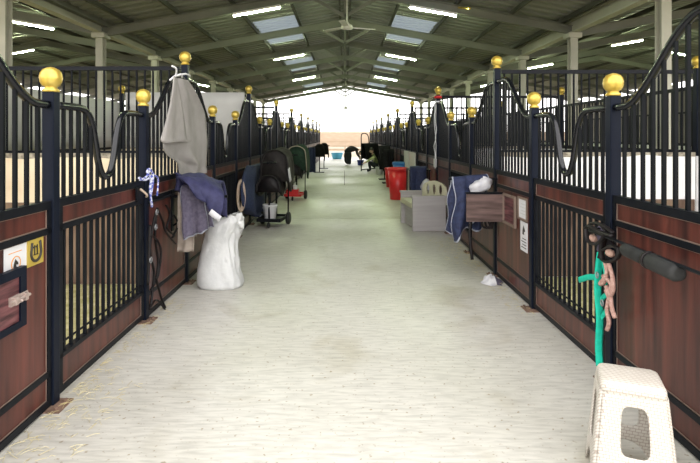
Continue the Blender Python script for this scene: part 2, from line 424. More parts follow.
def merged(parts,key):
    if key in cache: return cache[key]
    mats=[]; V=[];Fc=[];MI=[]
    for nm,me in parts:
        mt=me.materials[0]
        if mt not in mats: mats.append(mt)
        b=len(V); V+=[tuple(v.co) for v in me.vertices]
        for p in me.polygons: Fc.append(tuple(i+b for i in p.vertices)); MI.append(mats.index(mt))
    me=bpy.data.meshes.new(key[0]); me.from_pydata(V,[],Fc)
    for m in mats: me.materials.append(m)
    for p,i in zip(me.polygons,MI): p.material_index=i
    cache[key]=me; return me
def ball(z):
    return MB().lathe([(.036,z),(.045,z+.004),(.044,z+.012),(.032,z+.022),(.031,z+.03),(.044,z+.036),(.055,z+.055),(.059,z+.080),(.055,z+.106),(.042,z+.125),(.022,z+.136),(.004,z+.140)],n=24)
def post_meshes():
    if 'post' in cache: return cache['post']
    r={}
    for nm,h in (('short',1.735),('tall',2.22)):
        r[nm]=(MB().box(-PW/2,PW/2,-PW/2,PW/2,.006,h,bev=.006).mesh('shaft',M['post']), ball(h).mesh('finial',M['gold'],True))
    bp=MB(); bp.box(-.05,.10,-.10,.05,0,.008)
    for x,y in ((.07,-.07),(.07,.02),(-.03,-.075)): bp.lathe([(.011,.008),(.011,.02),(.006,.021)],(x,y,0),8)
    r['base']=bp.mesh('base_plate',M['rust'])
    cache['post']=r; return r
PM=post_meshes()
SIDE={-1:'left',1:'right'}
def post(sgn,y,kind,label):
    t=thing('stall_post',label,'post',(sgn*RX,y,0),0,'gold-balled posts of the %s row'%SIDE[sgn])
    part('shaft',PM[kind][0],None,t); part('finial',PM[kind][1],None,t,label='round gold ball finial')
    if y<9: part('base_plate',PM['base'],None,t,label='rusty foot plate',rot=(0,0,0 if sgn<0 else PI/2+PI))
    return t
EPS=.0
for sgn in (-1,1):
    sd=SIDE[sgn]
    for k in range(-1,9):
        yt=D0[sgn]+SP*k
        if k==-1: w='out at the near end of'
        o=ORD[k] if k>=0 else None
        lab=('tall black post with gold ball, %s tall one from the front in the %s row'%(o,sd)) if k>=0 else 'tall black post with gold ball at the very near end of the %s row'%sd
        post(sgn,yt,'tall',lab)
        if k==8: break
        g=ORD[k+1]
        yc=yt+SP/2
        if k<8:
            post(sgn,yc-GH,'short','short black post with gold ball, near side of the %s gate in the %s row'%(g,sd))
            post(sgn,yc+GH,'short','short black post with gold ball, far side of the %s gate in the %s row'%(g,sd))
        fine=k<2
        items=[('stall_fence',panel_parts(-1),('panelB',-1),yc-GH,'brown board and black bar stall fence, near side of %s gate, %s row'%(g,sd),'fence','fixed stall fences of the %s row'%sd),
               ('stall_gate',gate_parts(),('gateM',0),yc,'black barred stall gate with U-shaped dip, %s from the front in the %s row'%(g,sd),'gate','stall gates of the %s row'%sd),
               ('stall_fence',panel_parts(1),('panelF',1),yc+GH,'brown board and black bar stall fence, far side of %s gate, %s row'%(g,sd),'fence','fixed stall fences of the %s row'%sd)]
        for nm,pp,key,y,lb,cat,grp in items:
            if fine:
                t=thing(nm,lb,cat,(sgn*RX,y,0),0,grp)
                last=t
                for pn,me in pp:
                    if pn[0]=='>': part(pn[1:],me,None,last)
                    else: last=part(pn,me,None,t)
                if nm=='stall_gate':
                    for z in (.18,1.03): part('hinge',MB().lathe([(.014,z),(.014,z+.07)],(0,-GH+PW/2+.006,0),10),M['rail'],t)
            else:
                single(nm,merged(pp,key),None,lb,cat,grp,loc=(sgn*RX,y,0))

# partitions between stalls and rear fences
RB=3.80
def partition(sgn,y,label,k):
    t=thing('stall_partition',label,'partition',(sgn*RX,y,0),0,'stall partitions of the %s row'%SIDE[sgn])
    x0,x1=.05,RB-RX-.06
    def X(a,b): return (a,b) if sgn>0 else (-b,-a)
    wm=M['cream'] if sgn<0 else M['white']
    a,b=X(x0,x1)
    mb=MB()
    n=40                                    # wall with a worn uneven top edge
    top=[(a+(b-a)*i/n,0,1.275+.03*noise.noise(Vector((i*.16,y,sgn*3.)))) for i in range(n+1)]
    mb.prism([(a,0,-.01)]+[(b,0,-.01)]+top[::-1],(0,1,0),-.05,.05)
    part('base_wall',mb,wm,t)
    part('kickboard',MB().box(a+.02,b-.02,-.07,-.05,.0,.82),M['oldwood'],t,label='worn brown lower boards')
    mb=MB()
    for i in range(n):
        p,q=top[i],top[i+1]
        mb.prism([(p[0],0,p[2]),(q[0],0,q[2]),(q[0],0,1.32),(p[0],0,1.32)],(0,1,0),-.052,.052)
    part('wall_cap',mb,M['dirt'],t,label='dirty grey top of the whitewashed wall')
    mb=MB().box(a,b,-.02,.02,2.165,2.205)
    mb.box(a,b,-.014,.014,1.32,1.345)
    if k>=2: mb.box(a,b,-.012,.012,1.62,1.64); mb.box(a,b,-.012,.012,1.9,1.92)
    part('rail',mb,M['rail'],t)
    nb=24 if k<2 else 12
    if k<2:
        for i in range(nb+1):
            x=a+.03+(b-a-.06)*i/nb
            part('bar',MB().tube([(x,0,1.34),(x,0,2.17)],.011,8),M['bar'],t)
    else:
        mb=MB()
        for i in range(nb+1):
            x=a+.03+(b-a-.06)*i/nb; mb.box(x-.012,x+.012,-.012,.012,1.34,2.17)
        part('bars',mb,M['bar'],t)
    if sgn<0 and k in (1,):
        mb=MB(); mb.grid(lambda u,v:(-.06-(RB-RX-.15)*u,-.07+.012*math.sin(u*9),2.235-.93*v),24,4)
        solid(tag(link('hanging_sheet',mb.mesh('hanging_sheet',M['sheet'],True),None,(sgn*RX,y,0)),'pale grey sheet hung over the second stall partition on the left','sheet'),.006)
for sgn in (-1,1):
    for k in range(0,9):
        y=D0[sgn]+SP*k
        partition(sgn,y,'stall partition with bars over a whitewashed wall, %s one inside the %s row'%(ORD[k],SIDE[sgn]),k)
        t=thing('rear_post','dark rear post with gold ball, behind the %s partition of the %s row'%(ORD[k],SIDE[sgn]),'post',(sgn*RB,y,0),0,'rear posts behind the %s row'%SIDE[sgn])
        part('shaft',PM['tall'][0],None,t); part('finial',PM['tall'][1],None,t)
    for k in range(-1,8):
        y0=D0[sgn]+SP*k+.04; y1=y0+SP-.08
        key=('rear',sgn)
        if key not in cache:
            mb=MB(); L=SP-.08
            mb.mi=0; mb.box(-.05,.05,0,L,-.01,1.28)
            mb.mi=1; mb.box(-.02,.02,0,L,1.28,1.34); mb.box(-.02,.02,0,L,2.0,2.04)
            for i in range(39): mb.box(-HB,HB,.04+i*(L-.08)/38-HB,.04+i*(L-.08)/38+HB,1.34,2.0)
            cache[key]=mb.mesh('rear_fence',[M['cream'] if sgn<0 else M['white'],M['bar']])
        single('rear_fence',cache[key],None,'rear barred wall of the stall behind the %s gate in the %s row'%(ORD[k+1],SIDE[sgn]),'fence','rear fences behind the %s row'%SIDE[sgn],loc=(sgn*RB,y0,0))
        if sgn<0 and k<2:
            mb=MB(); mb.grid(lambda u,v:(.035+.012*math.sin(u*11),.05+(SP-.2)*u,2.06-.74*v),24,4)
            solid(tag(link('hanging_sheet',mb.mesh('hanging_sheet',M['sheet'],True),None,(sgn*RB,y0,0)),'grey sheet on the rear fence behind the %s gate on the left'%ORD[k+1],'sheet'),.006)
        # neighbouring row across the next aisle
        single('rear_fence',cache[key],None,'barred wall of the neighbouring stall row, across from the %s stall on the %s'%(ORD[k+1],SIDE[sgn]),'fence','neighbouring fences on the %s'%SIDE[sgn],loc=(sgn*7.6,y0,0))

# ------------------------------------------------------------------ lights and fans
def tube_light(x0,x1,y,z0,z1,label,grp):
    c=Vector(((x0+x1)/2,y,(z0+z1)/2))
    t=thing('tube_light',label,'light',c,0,grp)
    d=Vector((x1,y,z1))-Vector((x0,y,z0)); h=d/2
    part('housing',MB().beam(-h+Vector((0,0,.035)),h+Vector((0,0,.035)),.07,.05,i=False),M['fixture'],t)
    part('tube',MB().tube([-h*.97,h*.97],.022,10),M['tube'],t,label='glowing fluorescent tube')
n=0
for i,k in enumerate((2,4,6,8)):
    y=FR[k]-.12
    for sgn in (-1,1):
        a,b=sgn*1.36,sgn*2.36
        tube_light(a,b,y,RIDGE-.38-SL*1.36,RIDGE-.38-SL*2.36,'fluorescent tube light, %s from the front on the %s roof slope'%(ORD[i],SIDE[sgn]),'tube lights on the aisle roof')
for sgn,xa,xb,y,lb in ((-1,6.2,7.15,FR[2],'tube light in the left side bay, at the far left of the roof'),(-1,10.4,11.4,FR[4],'small far tube light low in the left side bay'),
        (-1,6.2,7.2,FR[6],'distant tube light in the left side bay above the stalls'),
        (1,7.3,8.15,FR[3],'tube light in the right side bay beside the right column'),(1,6.1,6.95,FR[4],'tube light in the right side bay, left of the column'),
        (1,10.4,11.4,FR[4],'small far tube light low in the right side bay'),(1,6.2,7.2,FR[6],'distant tube light in the right side bay above the stalls')):
    tube_light(sgn*xa,sgn*xb,y,roofz(xa)-.355,roofz(xb)-.355,lb,'tube lights in the side bays')
def fan(y,z,label,rz,x=.04):
    t=thing('ceiling_fan',label,'fan',(x,y,z),rz,None)
    top=RIDGE-.2-z
    part('rod',MB().tube([(0,0,.06),(0,0,top)],.013,8),M['fanwhite'],t)
    part('canopy',MB().lathe([(.02,top-.16),(.05,top-.12),(.06,top-.04),(.05,top)],n=16),M['fanwhite'],t,True)
    part('motor',MB().lathe([(.05,-.06),(.11,-.045),(.125,-.01),(.11,.03),(.05,.06),(.03,.10),(.02,.12)],n=20),M['fanwhite'],t,True)
    for k in range(3):
        mb=MB(); mb.box(.10,.62,-.06,.06,-.012,-.006)
        part('blade',mb,M['fanwhite'],t,rot=(.12,0,k*2*PI/3))
fan(10.45,3.76,'white ceiling fan under the roof ridge, nearest the camera',.35)
fan(27.0,3.02,'small far ceiling fan hanging low under the ridge near the open end',1.0)

# ------------------------------------------------------------------ cloth helpers
def nz3(x,y,z=0): return noise.noise(Vector((x,y,z)))
def drape(name,mats,label,cat,o,axis,L,fl,bl,w=.05,ripple=.018,seed=0,thick=.012,slope=0,spread=.05,binding=None,group=None,skew=0,taper=0,hem=0):
    """cloth hung over a horizontal pole: o pole start, axis unit vector along it, L length, fl/bl drop of the front/back flap"""
    o=Vector(o); ax=Vector(axis).normalized(); fr=Vector((ax.y,-ax.x,0))
    if fr.y>0 or (abs(fr.y)<1e-6 and fr.x*o.x>0): fr=-fr
    arc=PI*w; tot=fl+arc+bl
    def fn(u,v):
        s=v*tot; p=o+ax*(u*L)+Vector((0,0,slope*u)); uc=u-.5
        if s<fl:
            d=fl-s; q=fr*(w+spread*(d/fl))+Vector((0,0,-d)); k=d/fl; q=q-ax*(uc*L*taper*k)+Vector((0,0,hem*uc*k-.10*abs(hem)*math.cos(u*9)*k))
        elif s<fl+arc:
            a=(s-fl)/w; q=fr*(w*math.cos(a))+Vector((0,0,w*math.sin(a))); k=0
        else:
            d=s-fl-arc; q=-fr*(w+spread*.5*(d/bl))+Vector((0,0,-d)); k=d/bl
        r=ripple*(.35+k)*(math.sin(u*9+seed+1.5*nz3(u*2,v*3,seed))+.7*nz3(u*5+seed,v*4,seed))
        q=q+fr*r+ax*(ripple*1.2*nz3(u*3,v*5,seed+9)+skew*k)+Vector((0,0,ripple*1.3*nz3(u*4,seed,v)))*(k)
        return p+q
    nu,nv=22,40
    mb=MB(); mb.grid(fn,nu,nv)
    ob=link(name,mb.mesh(name,mats,True)); tag(ob,label,cat,group); solid(ob,thick)
    if binding:
        pts=[fn(i/nu,0) for i in range(nu+1)]+[fn(1,j/nv) for j in range(1,nv+1)]+[fn(1-i/nu,1) for i in range(1,nu+1)]+[fn(0,1-j/nv) for j in range(1,nv)]
        part('binding',MB().tube(pts,.011,6,closed=True),binding,ob,True,label='pale edge binding')
    return ob
def polycloth(name,mats,label,cat,rows,fold=.02,seed=0,thick=.01,nu=20,group=None):
    """rows: list of (left point, right point) from top to bottom"""
    R=[(Vector(a),Vector(b)) for a,b in rows]; A=smooth_path([r[0] for r in R],5); B=smooth_path([r[1] for r in R],5); nv=len(A)-1
    nrm=Vector((1,0,0))
    def fn(u,v):
        j=round(v*nv); p=A[j].lerp(B[j],u)
        return p+nrm*fold*(math.sin(u*11+seed+2*nz3(u*2,v*2,seed))*(.4+.6*v)+.6*nz3(u*4,v*5,seed))
    mb=MB(); mb.grid(fn,nu,nv)
    ob=link(name,mb.mesh(name,mats,True)); tag(ob,label,cat,group); return solid(ob,thick)

# ------------------------------------------------------------------ left side objects
XL=-RX+.04                     # aisle face of the left row
# feed hatch on the nearest left panel
t=thing('feed_hatch','small framed feed hatch door with a bolt on the nearest left stall panel','hatch',(XL-.018,2.30,.70))
mb=MB()
for a in ((-.218,.218,.105,.147),(-.218,.218,-.147,-.115),(-.218,-.175,-.115,.105),(.172,.218,-.115,.105)): mb.box(0,.028,*a)
part('frame',mb,M['post'],t)
part('door',MB().box(0,.018,-.175,.172,-.115,.105),M['hatchwood'],t)
bolt=MB().box(.018,.032,.095,.222,-.022,.022); bolt.tube([(.036,.085,.0),(.036,.228,.0)],.008,8); bolt.box(.03,.046,.11,.13,-.018,.018); bolt.box(.03,.046,.185,.205,-.018,.018); bolt.tube([(.036,.15,0),(.05,.15,-.012)],.006,6)
part('bolt',bolt,M['latch'],t,label='pale metal sliding bolt')
# paper notice and number plaque
def horse_head(c,s,sgn):       # small flat silhouette in the y-z plane
    pts=[(-.5,-.6),(-.45,-.1),(-.25,.35),(-.1,.6),(.02,.45),(.3,.2),(.5,-.1),(.38,-.25),(.1,-.12),(.05,-.3),(.2,-.6)]
    return [(c[0],c[1]+sgn*p[0]*s,c[2]+p[1]*s) for p in pts]
t=thing('paper_notice','white paper notice with a horse picture beside the yellow plaque','sign',(XL-.030,2.49,.885))
part('sheet',MB().box(0,.003,-.085,.085,-.075,.068),M['paper'],t)
mb=MB().box(.003,.0038,-.055,.045,.032,.036)
mb.tube([(.0034,-.0+.034*math.cos(a*PI/10),-.022+.034*math.sin(a*PI/10)) for a in range(20)],.0028,4,closed=True)
mb.mi=1; mb.prism([(0.003,p[1],p[2]) for p in horse_head((0,0,-.022),.038,1)],(1,0,0),0,.0012)
part('print',mb,[M['orange'],M['ink']],t)
t=thing('number_plaque','yellow square plaque with a horseshoe and number 11 on the left panel','sign',(XL-.028,2.642,.888))
part('plate',MB().box(0,.006,-.068,.068,-.07,.07),M['yellow'],t)
hs=[(.008,.042*math.cos(math.radians(a)),-.004+.045*math.sin(math.radians(a))) for a in range(-205,30,12)]
hs=[(.008,-.034,.05)]+hs+[(.008,.034,.05)]
part('horseshoe',MB().tube(hs,.0075,6),M['ink'],t,True)
mb=MB()
for y in (-.011,.011): mb.box(.006,.009,y-.0035,y+.0035,-.018,.034); mb.box(.006,.009,y-.012*1,y-.0035,.02,.028); mb.box(.006,.009,y-.008,y+.008,-.018,-.012)
part('numerals',mb,M['ink'],t)
# gate latch hook on the first left gate
mb=MB().box(-.004,.012,-.07,.05,-.05,.05); mb.mi=1
mb.tube(smooth_path([(.02,-.03,.035),(.035,-.005,.01),(.05,.02,-.02),(.03,.05,-.035)],5),.009,6)
t=thing('gate_latch','dark latch plate with rusty hook at the far edge of the first left gate','latch',(XL-.014,3.96,1.045))
mb=MB().box(-.004,.012,-.07,.05,-.05,.05); part('plate',mb,M['rail'],t)
part('hook',MB().tube(smooth_path([(.014,-.03,.035),(.035,-.005,.01),(.05,.02,-.02),(.03,.05,-.035)],5),.009,6),M['tan'],t,True,label='rusty hook')
# blue and white rope bow tied above the latch
def P(x,y,X=XL+.02):            # a pixel on the vertical plane X
    Y=F*X/(x-VX); return Vector((X,Y,CH-(y-VY)*Y/F))
mb=MB()
mb.tube(smooth_path([P(140,180),P(146,177),P(150,171),P(154,175),P(158,179),P(157,196)],6),.008,7)
mb.tube(smooth_path([P(139,178),P(145,180),P(151,178),P(150,190),P(152,207)],6),.010,7)
mb.tube(smooth_path([P(150,176),P(147,172),P(149,169),P(152,172),P(153,180),P(151,195)],6),.009,7)
mb.lathe([(.005,-.025),(.018,-.012),(.02,.01),(.008,.025)],P(151,178),8)
single('tied_rope',mb,M['ropeblue'],'blue and white rope tied in a bow on the first left gate post','rope',smooth=True)
# dark bridle and lead strap hanging beside it
t=thing('bridle','dark leather bridle with metal rings hanging beside the first left gate','bridle',P(157,215,XL+.03))
o=Vector(t.location)
mb=MB()
for pts in ([(157,208),(153,225),(150,250),(154,272),(152,295),(150,310)],[(157,208),(163,222),(166,232),(172,240),(176,244)],[(151,235),(157,240),(161,252),(158,275),(151,290)],
            [(157,210),(155,235),(158,262),(156,280)],[(150,225),(149,260),(148,285)],[(156,278),(162,300),(168,313)],[(150,308),(157,300),(168,314)],[(166,205),(170,215),(167,228),(175,236)],[(174,215),(178,225),(172,238)]):
    mb.tube(smooth_path([P(x,y,XL+.03+.01*((x*7+y)%3))-o for x,y in pts],5),1,6,flat=(.011,.005),up=(1,0,0))
part('straps',mb,M['leather'],t,True)
for x,y in ((156,227),(151,260),(157,212)):
    part('ring',MB().tube([P(x,y,XL+.05)-o+Vector((0,.022*math.cos(a*PI/8),.022*math.sin(a*PI/8))) for a in range(16)],.005,6,closed=True),M['chrome'],t,True)
# grey blanket tied on the first tall post
XC=XL+.035
rows=[]
for l,r in (((173,77),(187,80)),((172,92),(194,92)),((169,107),(203,112)),((166,122),(205,128)),((162,138),(206,142)),((162,149),(206,155)),((168,156),(206,163)),((177,163),(206,168)),((179,174),(206,171)),((182,178),(206,173))):
    a=P(*l,X=XC); b=P(*r,X=XC+.02); rows.append((a,b))
g=polycloth('grey_blanket',M['greycloth'],'large grey blanket tied to the first tall post on the left','blanket',rows,fold=.028,seed=2,nu=28)
mb=MB()
fl=[]
for l,r in (((174,76),(177,80)),((171,100),(181,102)),((165,125),(184,124)),((161,139),(186,140)),((163,143),(190,141))):
    fl.append((P(*l,X=XC+.05),P(*r,X=XC+.055)))
A=smooth_path([f[0] for f in fl],5); B=smooth_path([f[1] for f in fl],5)
mb.grid(lambda u,v:A[round(v*(len(A)-1))].lerp(B[round(v*(len(A)-1))],u)+Vector((.02*math.sin(u*7)*v,0,0)),10,len(A)-1)
solid(part('flap',mb,M['greycloth'],g,True),.01)
mb=MB(); pt=P(176,76,X=XC)
for q in ((172,66),(182,77),(190,76),(170,80)): mb.tube(smooth_path([pt,(pt+P(*q,X=XC+.03))/2+Vector((.02,0,.02)),P(*q,X=XC+.02)],4),.009,6)
part('tie',mb,M['ropewhite'],g,True,label='white knotted tie')
# swing-out rack on the second left panel with quilts over it
yr=4.72
t=thing('saddle_rack','black metal rack arm sticking out of the left panel under the quilts','rack',(XL-.02,yr,.93))
mb=MB(); mb.tube([(0,0,0),(.52,0,.0)],.014,8); mb.tube([(0,0,-.28),(.40,0,-.02)],.009,8); mb.box(-.0,.012,-.03,.03,-.32,.06)
part('arm',mb,M['rail'],t)
mb=MB(); mb.tube([(.02,-.62,.02),(.02,0,.02)],.012,8); part('side_bar',mb,M['rail'],t)
drape('felt_pad',M['felt'],'beige felt pad hanging lowest on the left rack, behind the grey quilt','pad',(XL+.045,yr-.005,.945),(1,0,0),.15,.52,.40,w=.030,seed=3,thick=.014,spread=.02,ripple=.008)
drape('saddle_pad',M['lilac'],'grey-lilac quilted saddle pad with pale edging on the left rack','pad',(XL+.09,yr-.01,.97),(1,0,0),.20,.37,.34,w=.06,seed=1,thick=.026,spread=.05,ripple=.016,binding=M['binding'],skew=.05,hem=.08)
# blue quilt heaped on top, sloping off toward the sack
def q_fn(u,v):
    # outline in px at depth 4.55..4.95, front flap then over the ridge
    top0=at(176,177,4.75); top1=at(221,183,4.8); bot0=at(197,187,4.52); bot1=at(229,205,4.60)
    ridge=top0.lerp(top1,u); ridge.z+=.05*math.sin(PI*u)-.0
    front=at(194,192,4.50).lerp(at(219,221,4.52),u)
    edge=at(230,204,4.66)
    if v<.55:
        k=v/.55; p=front.lerp(ridge,k); p.y-=.09*math.sin(PI*k); p.z+=.05*math.sin(PI*k)
        p.x+=.055*u*math.sin(PI*min(k*1.1,1))
    else:
        k=(v-.55)/.45; p=ridge+Vector((.03*k,.16*k,-.34*k*k)); p.y+=.06*math.sin(PI*k)
    p+=Vector((.3,.8,.6))*.028*(nz3(u*3.2,v*3.4,4)+.6*nz3(u*7,v*6,8))
    return p
mb=MB(); mb.grid(q_fn,26,30)
q=link('quilt_rug',mb.mesh('quilt_rug',M['rugmauve'],True)); tag(q,'blue quilted rug heaped over the left rack above the white sack','rug'); solid(q,.03)
mb=MB(); b=at(215,219,4.5)
mb.grid(lambda u,v:b+Vector((-.05+.09*u+.03*v,-.035,.05-.07*u+.045*v)),4,2)
solid(part('label_patch',mb,M['whitecloth'],q,True,label='white patch on the corner'),.006)
mb=MB()
mb.grid(lambda u,v:at(176+8*u,190-17*v+5*u*u,4.62+.1*u)+Vector((0,.05*math.sin(3*v),.0)),6,8)
solid(part('corner',mb,M['rugmauve'],q,True,label='upturned corner of the rug'),.04)
# white sack leaning against the panel
def sack_fn(u,v):
    a=2*PI*u; h=.69*v
    prof=[(0,.9),(.03,1.0),(.12,1.0),(.3,.91),(.5,.77),(.64,.70),(.80,.75),(.92,.77),(1,.58)]
    for (p,r0),(q_,r1) in zip(prof,prof[1:]):
        if v<=q_: r=r0+(r1-r0)*(v-p)/(q_-p); break
    ca,sa=math.cos(a),math.sin(a)
    e=.82
    x=.225*r*math.copysign(abs(ca)**e,ca); y=.17*r*math.copysign(abs(sa)**e,sa)
    cx=-1.235-.035*math.sin(v*PI)+.045*v*v; cy=5.03+.04*v
    w=(.020*nz3(ca*1.6,sa*1.6,v*3)+.055*(.25-abs(nz3(ca*2.6+1.2*v,sa*2.6,v*2.2+3)))+.028*(.25-abs(nz3(ca*5-2*v,sa*5+v,v*5+9))))*(.45+.75*v)
    return Vector((cx+x*(1+w*3)+w,cy+y*(1+w*3),h+(.035*ca+.03*nz3(ca*2,sa*2,7))*max(0,(v-.7)/.3)+.002))
mb=MB(); mb.grid(sack_fn,64,54)
k=len(mb.v); 
mb.add([sack_fn(i/64,0) for i in range(64)],[tuple(range(63,-1,-1))]); mb.add([sack_fn(i/64,1)+Vector((0,0,-.015)) for i in range(64)],[tuple(range(64))])
sk=single('feed_sack',mb,M['sack'],'bulging white woven sack standing on the floor under the blue quilt','sack',smooth=True)
mb=MB(); tp=sack_fn(0,.86)
mb.tube([tp+Vector((-.05,0,.03)),tp+Vector((-.01,-.01,.02)),tp+Vector((.02,-.02,-.005)),tp+Vector((.035,-.02,-.05))],[.05,.042,.032,.012],10)
part('tied_ear',mb,M['sack'],sk,True,label='tied corner of the sack')
# tan rope coil on the second short post
t0=at(240.5,180,7.42)
mb=MB()
for j in range(4):
    dx=.02*j
    pts=[t0+Vector((.003*j+(.022+.013*j)*math.sin(a*PI/10),-.02+.012*(j%2),-.23+(.20+.011*j)*math.cos(a*PI/10))) for a in range(20)]
    mb.tube(pts,.0085,6,closed=True)
mb.tube(smooth_path([t0+Vector((.0,-.02,-.43)),t0+Vector((.01,-.01,-.5)),t0+Vector((-.01,-.02,-.56))],4),.013,6)
single('coiled_rope',mb,M['tan'],'coil of tan rope hanging between the white sack and the blue rug on the left','rope',smooth=True)
# navy rug hung on the fence beside the first trolley
rows=[(P(248,166,XL+.10),P(264,163,XL+.10)),(P(245,176,XL+.12),P(266,176,XL+.13)),(P(244,195,XL+.13),P(267,196,XL+.15)),(P(246,208,XL+.14),P(265,211,XL+.15)),(P(250,214,XL+.13),P(259,217,XL+.14))]
g=polycloth('navy_rug',M['rugblue'],'navy rug with pale piping hung behind the rope coil on the left','rug',rows,fold=.065,seed=5,thick=.02)
mb=MB()
for u in (.80,):
    mb.tube(smooth_path([rows[i][0].lerp(rows[i][1],u)+Vector((.045,0,0)) for i in range(len(rows))],4),.008,5)
part('piping',mb,M['binding'],g,True,label='pale piping')
# saddle shape
def saddle(name,mats,label,o,rz,sc=1,flap=.34,grp=None,accent=None):
    def fn(u,v):
        y=(u-.5)*.52; a=(v-.5)*2*math.radians(118)
        dip=.10*(abs(u-.42)*1.9)**2
        r=.19+.02*math.cos(u*PI)
        x=r*math.sin(a); z=r*math.cos(a)*.8+dip
        k=max(0,abs(v-.5)*2-.62)/.38
        x+=math.copysign(.05*k,a); z-=flap*k*(1-.5*abs(u-.5)*1.2)
        w=.012*nz3(u*4,v*5,rz)
        return Vector((x+w,y*(1+.12*k),z+w))*sc
    mb=MB(); mb.grid(fn,18,28)
    for i in (0,18):                                  # closed ends under the cover
        pts=[fn(i/18,j/28) for j in range(29)]; c=sum(pts,Vector())/29; dy=Vector((0,.03*(1 if i==0 else -1),0))
        ring=[c+(p-c)*.97+dy for p in pts]
        mb.add(ring+[c+dy*1.6],[(j,j+1,29) for j in range(28)]+[(28,0,29)])
    ob=link(name,mb.mesh(name,mats,True),None,o,(0,0,rz)); tag(ob,label,'saddle',grp); solid(ob,.03)
    mb=MB(); pts=[fn(0,j/28)+Vector((0,-.01,0)) for j in range(29)]
    part('edging',MB().tube(pts,.012,6),accent or M['leather'],ob,True)
    return ob
def bucket(name,mats,label,o,r0,r1,h,cat='bucket',grp=None,handle=True,rim=None):
    t=thing(name,label,cat,o,0,grp)
    part('body',MB().lathe([(r0*.9,0),(r0,.005),(r1,h),(r1*1.06,h+.004),(r1*1.06,h-.02),(r1*1.0,h-.022),(r1*.97,h-.003),(r0*.95,.012),(.001,.012)],n=28),mats,t,True)
    if handle:
        part('handle',MB().tube([(r1*1.05*math.cos(a),-.02-.25*r1*math.sin(a),h-.03-.75*r1*math.sin(a)) for a in [PI*i/12 for i in range(13)]],.005,6),M['chrome'],t,True)
    return t
# tack trolleys
def trolley(o,rz,label,grp,h=1.06,tray=M['rail']):
    t=thing('tack_trolley',label,'trolley',o,rz,grp)
    mb=MB(); mb.box(-.2,.2,-.27,.27,.10,.125); 
    for a in ((-.2,.2,-.27,-.25),(-.2,.2,.25,.27)): mb.box(*a,.125,.155)
    for a in ((-.2,-.185,-.25,.25),(.185,.2,-.25,.25)): mb.box(*a,.125,.155)
    part('tray',mb,tray,t)
    part('mast',MB().tube([(0,-.22,.12),(0,-.22,.62)],.016,8).tube([(0,.24,.12),(0,.24,h)],.016,8),M['rail'],t)
    for z in (.62,h): part('rack_arm',MB().tube([(0,-.30,z),(0,.25,z)],.018,8).tube([(-.12,-.2,z),(.12,-.2,z)],.012,6),M['rail'],t)
    for sx in (-1,1):
        w=part('wheel',MB().lathe([(.02,-.028),(.085,-.032),(.105,-.02),(.105,.02),(.085,.032),(.02,.028)],(sx*.225,.18,.10),18,'x'),M['rubber'],t,True)
        part('hub',MB().lathe([(.03,-.025),(.035,0),(.03,.025)],(sx*.225,.18,.10),12,'x'),M['chrome'],w,True)
    part('caster',MB().lathe([(.01,-.015),(.045,-.015),(.05,0),(.045,.015),(.01,.015)],(0,-.26,.05),14,'x').tube([(0,-.26,.05),(0,-.26,.11)],.012,6),M['rubber'],t,True)
    part('push_handle',MB().tube(smooth_path([(-.2,.27,.14),(-.2,.30,.75),(-.2,.36,.98),(.2,.36,.98),(.2,.30,.75),(.2,.27,.14)],5),.012,8),M['rail'],t,True)
    return t
trolley((-1.21,8.45,0),-.12,'black tack trolley carrying a white bucket, nearest on the left','tack trolleys on the left')
saddle('covered_saddle',M['brownblack'],'brown-black covered saddle on top of the nearest left trolley',(-1.15,8.72,1.03),-.12,1.0,.42)
saddle('dark_saddle',M['leather'],'black saddle on the lower arm of the nearest left trolley, above the white bucket',(-1.21,8.36,.665),-.12,.82,.12)
bucket('white_bucket',M['whitep'],'white plastic bucket on the tray of the nearest left trolley',(-1.235,8.33,.128),.095,.115,.24)
mb=MB(); mb.grid(lambda u,v:Vector((-.95+.015*u+.03*v,8.40+.12*u,.95-.22*v+.02*u)),4,4)
solid(single('paper_tag',mb,M['whitecloth'],'small white cloth strip hanging from the nearest left trolley','cloth',smooth=True),.006)
trolley((-1.19,11.95,0),-.1,'tack trolley with a red tray, farther one on the left','tack trolleys on the left',tray=M['red'])
saddle('green_rug_saddle',M['dgreen'],'saddle under a dark green rug with cream edging on the farther left trolley',(-1.12,12.2,1.02),-.1,1.05,.45,accent=M['felt'])
saddle('dark_saddle',M['leather'],'black saddle on the lower arm of the farther left trolley, above the red tray',(-1.19,11.85,.66),-.1,.8,.12)
mb=MB().box(-.16,.12,-.14,.12,0,.13,bev=.02); single('grooming_box',mb,M['red'],'red grooming box on the farther left trolley tray','box',loc=(-1.20,11.85,.128))
bucket('white_tub',M['whitep'],'small white tub in front of the red grooming box on the trolley',(-1.16,11.745,.262),.05,.055,.09,'tub',handle=False)
# navy coats/rugs farther along the left row, and two black covers
for i,(x0,x1,y0,y1,yy,lb) in enumerate(((302,309,148,170,15.4,'navy rug hanging past the green-rugged trolley on the left, nearer of two'),(308,315,147,172,16.6,'navy rug hanging past the green-rugged trolley on the left, farther of two'))):
    A=at(x0,y0,yy); B=at(x1,y0,yy)
    mb=MB(); H=(y1-y0)*yy/F
    def fn(u,v,A=A,B=B,H=H,i=i):
        p=A.lerp(B,u); a=.05*math.sin(u*9+i)+.03*nz3(u*3,v*4,i)
        return p+Vector((.02*v*(u-.5),a*(.3+v),-H*v-.05*abs(u-.5)))
    mb.grid(fn,16,14)
    o=link('hung_rug',mb.mesh('hung_rug',M['rugblue'],True)); tag(o,lb,'rug','navy rugs far along the left row'); solid(o,.03)
    part('hanger_arm',MB().tube([(-RX+.04,yy,A.z-.04),(B.x,yy,A.z-.04)],.015,6),M['rail'],o)
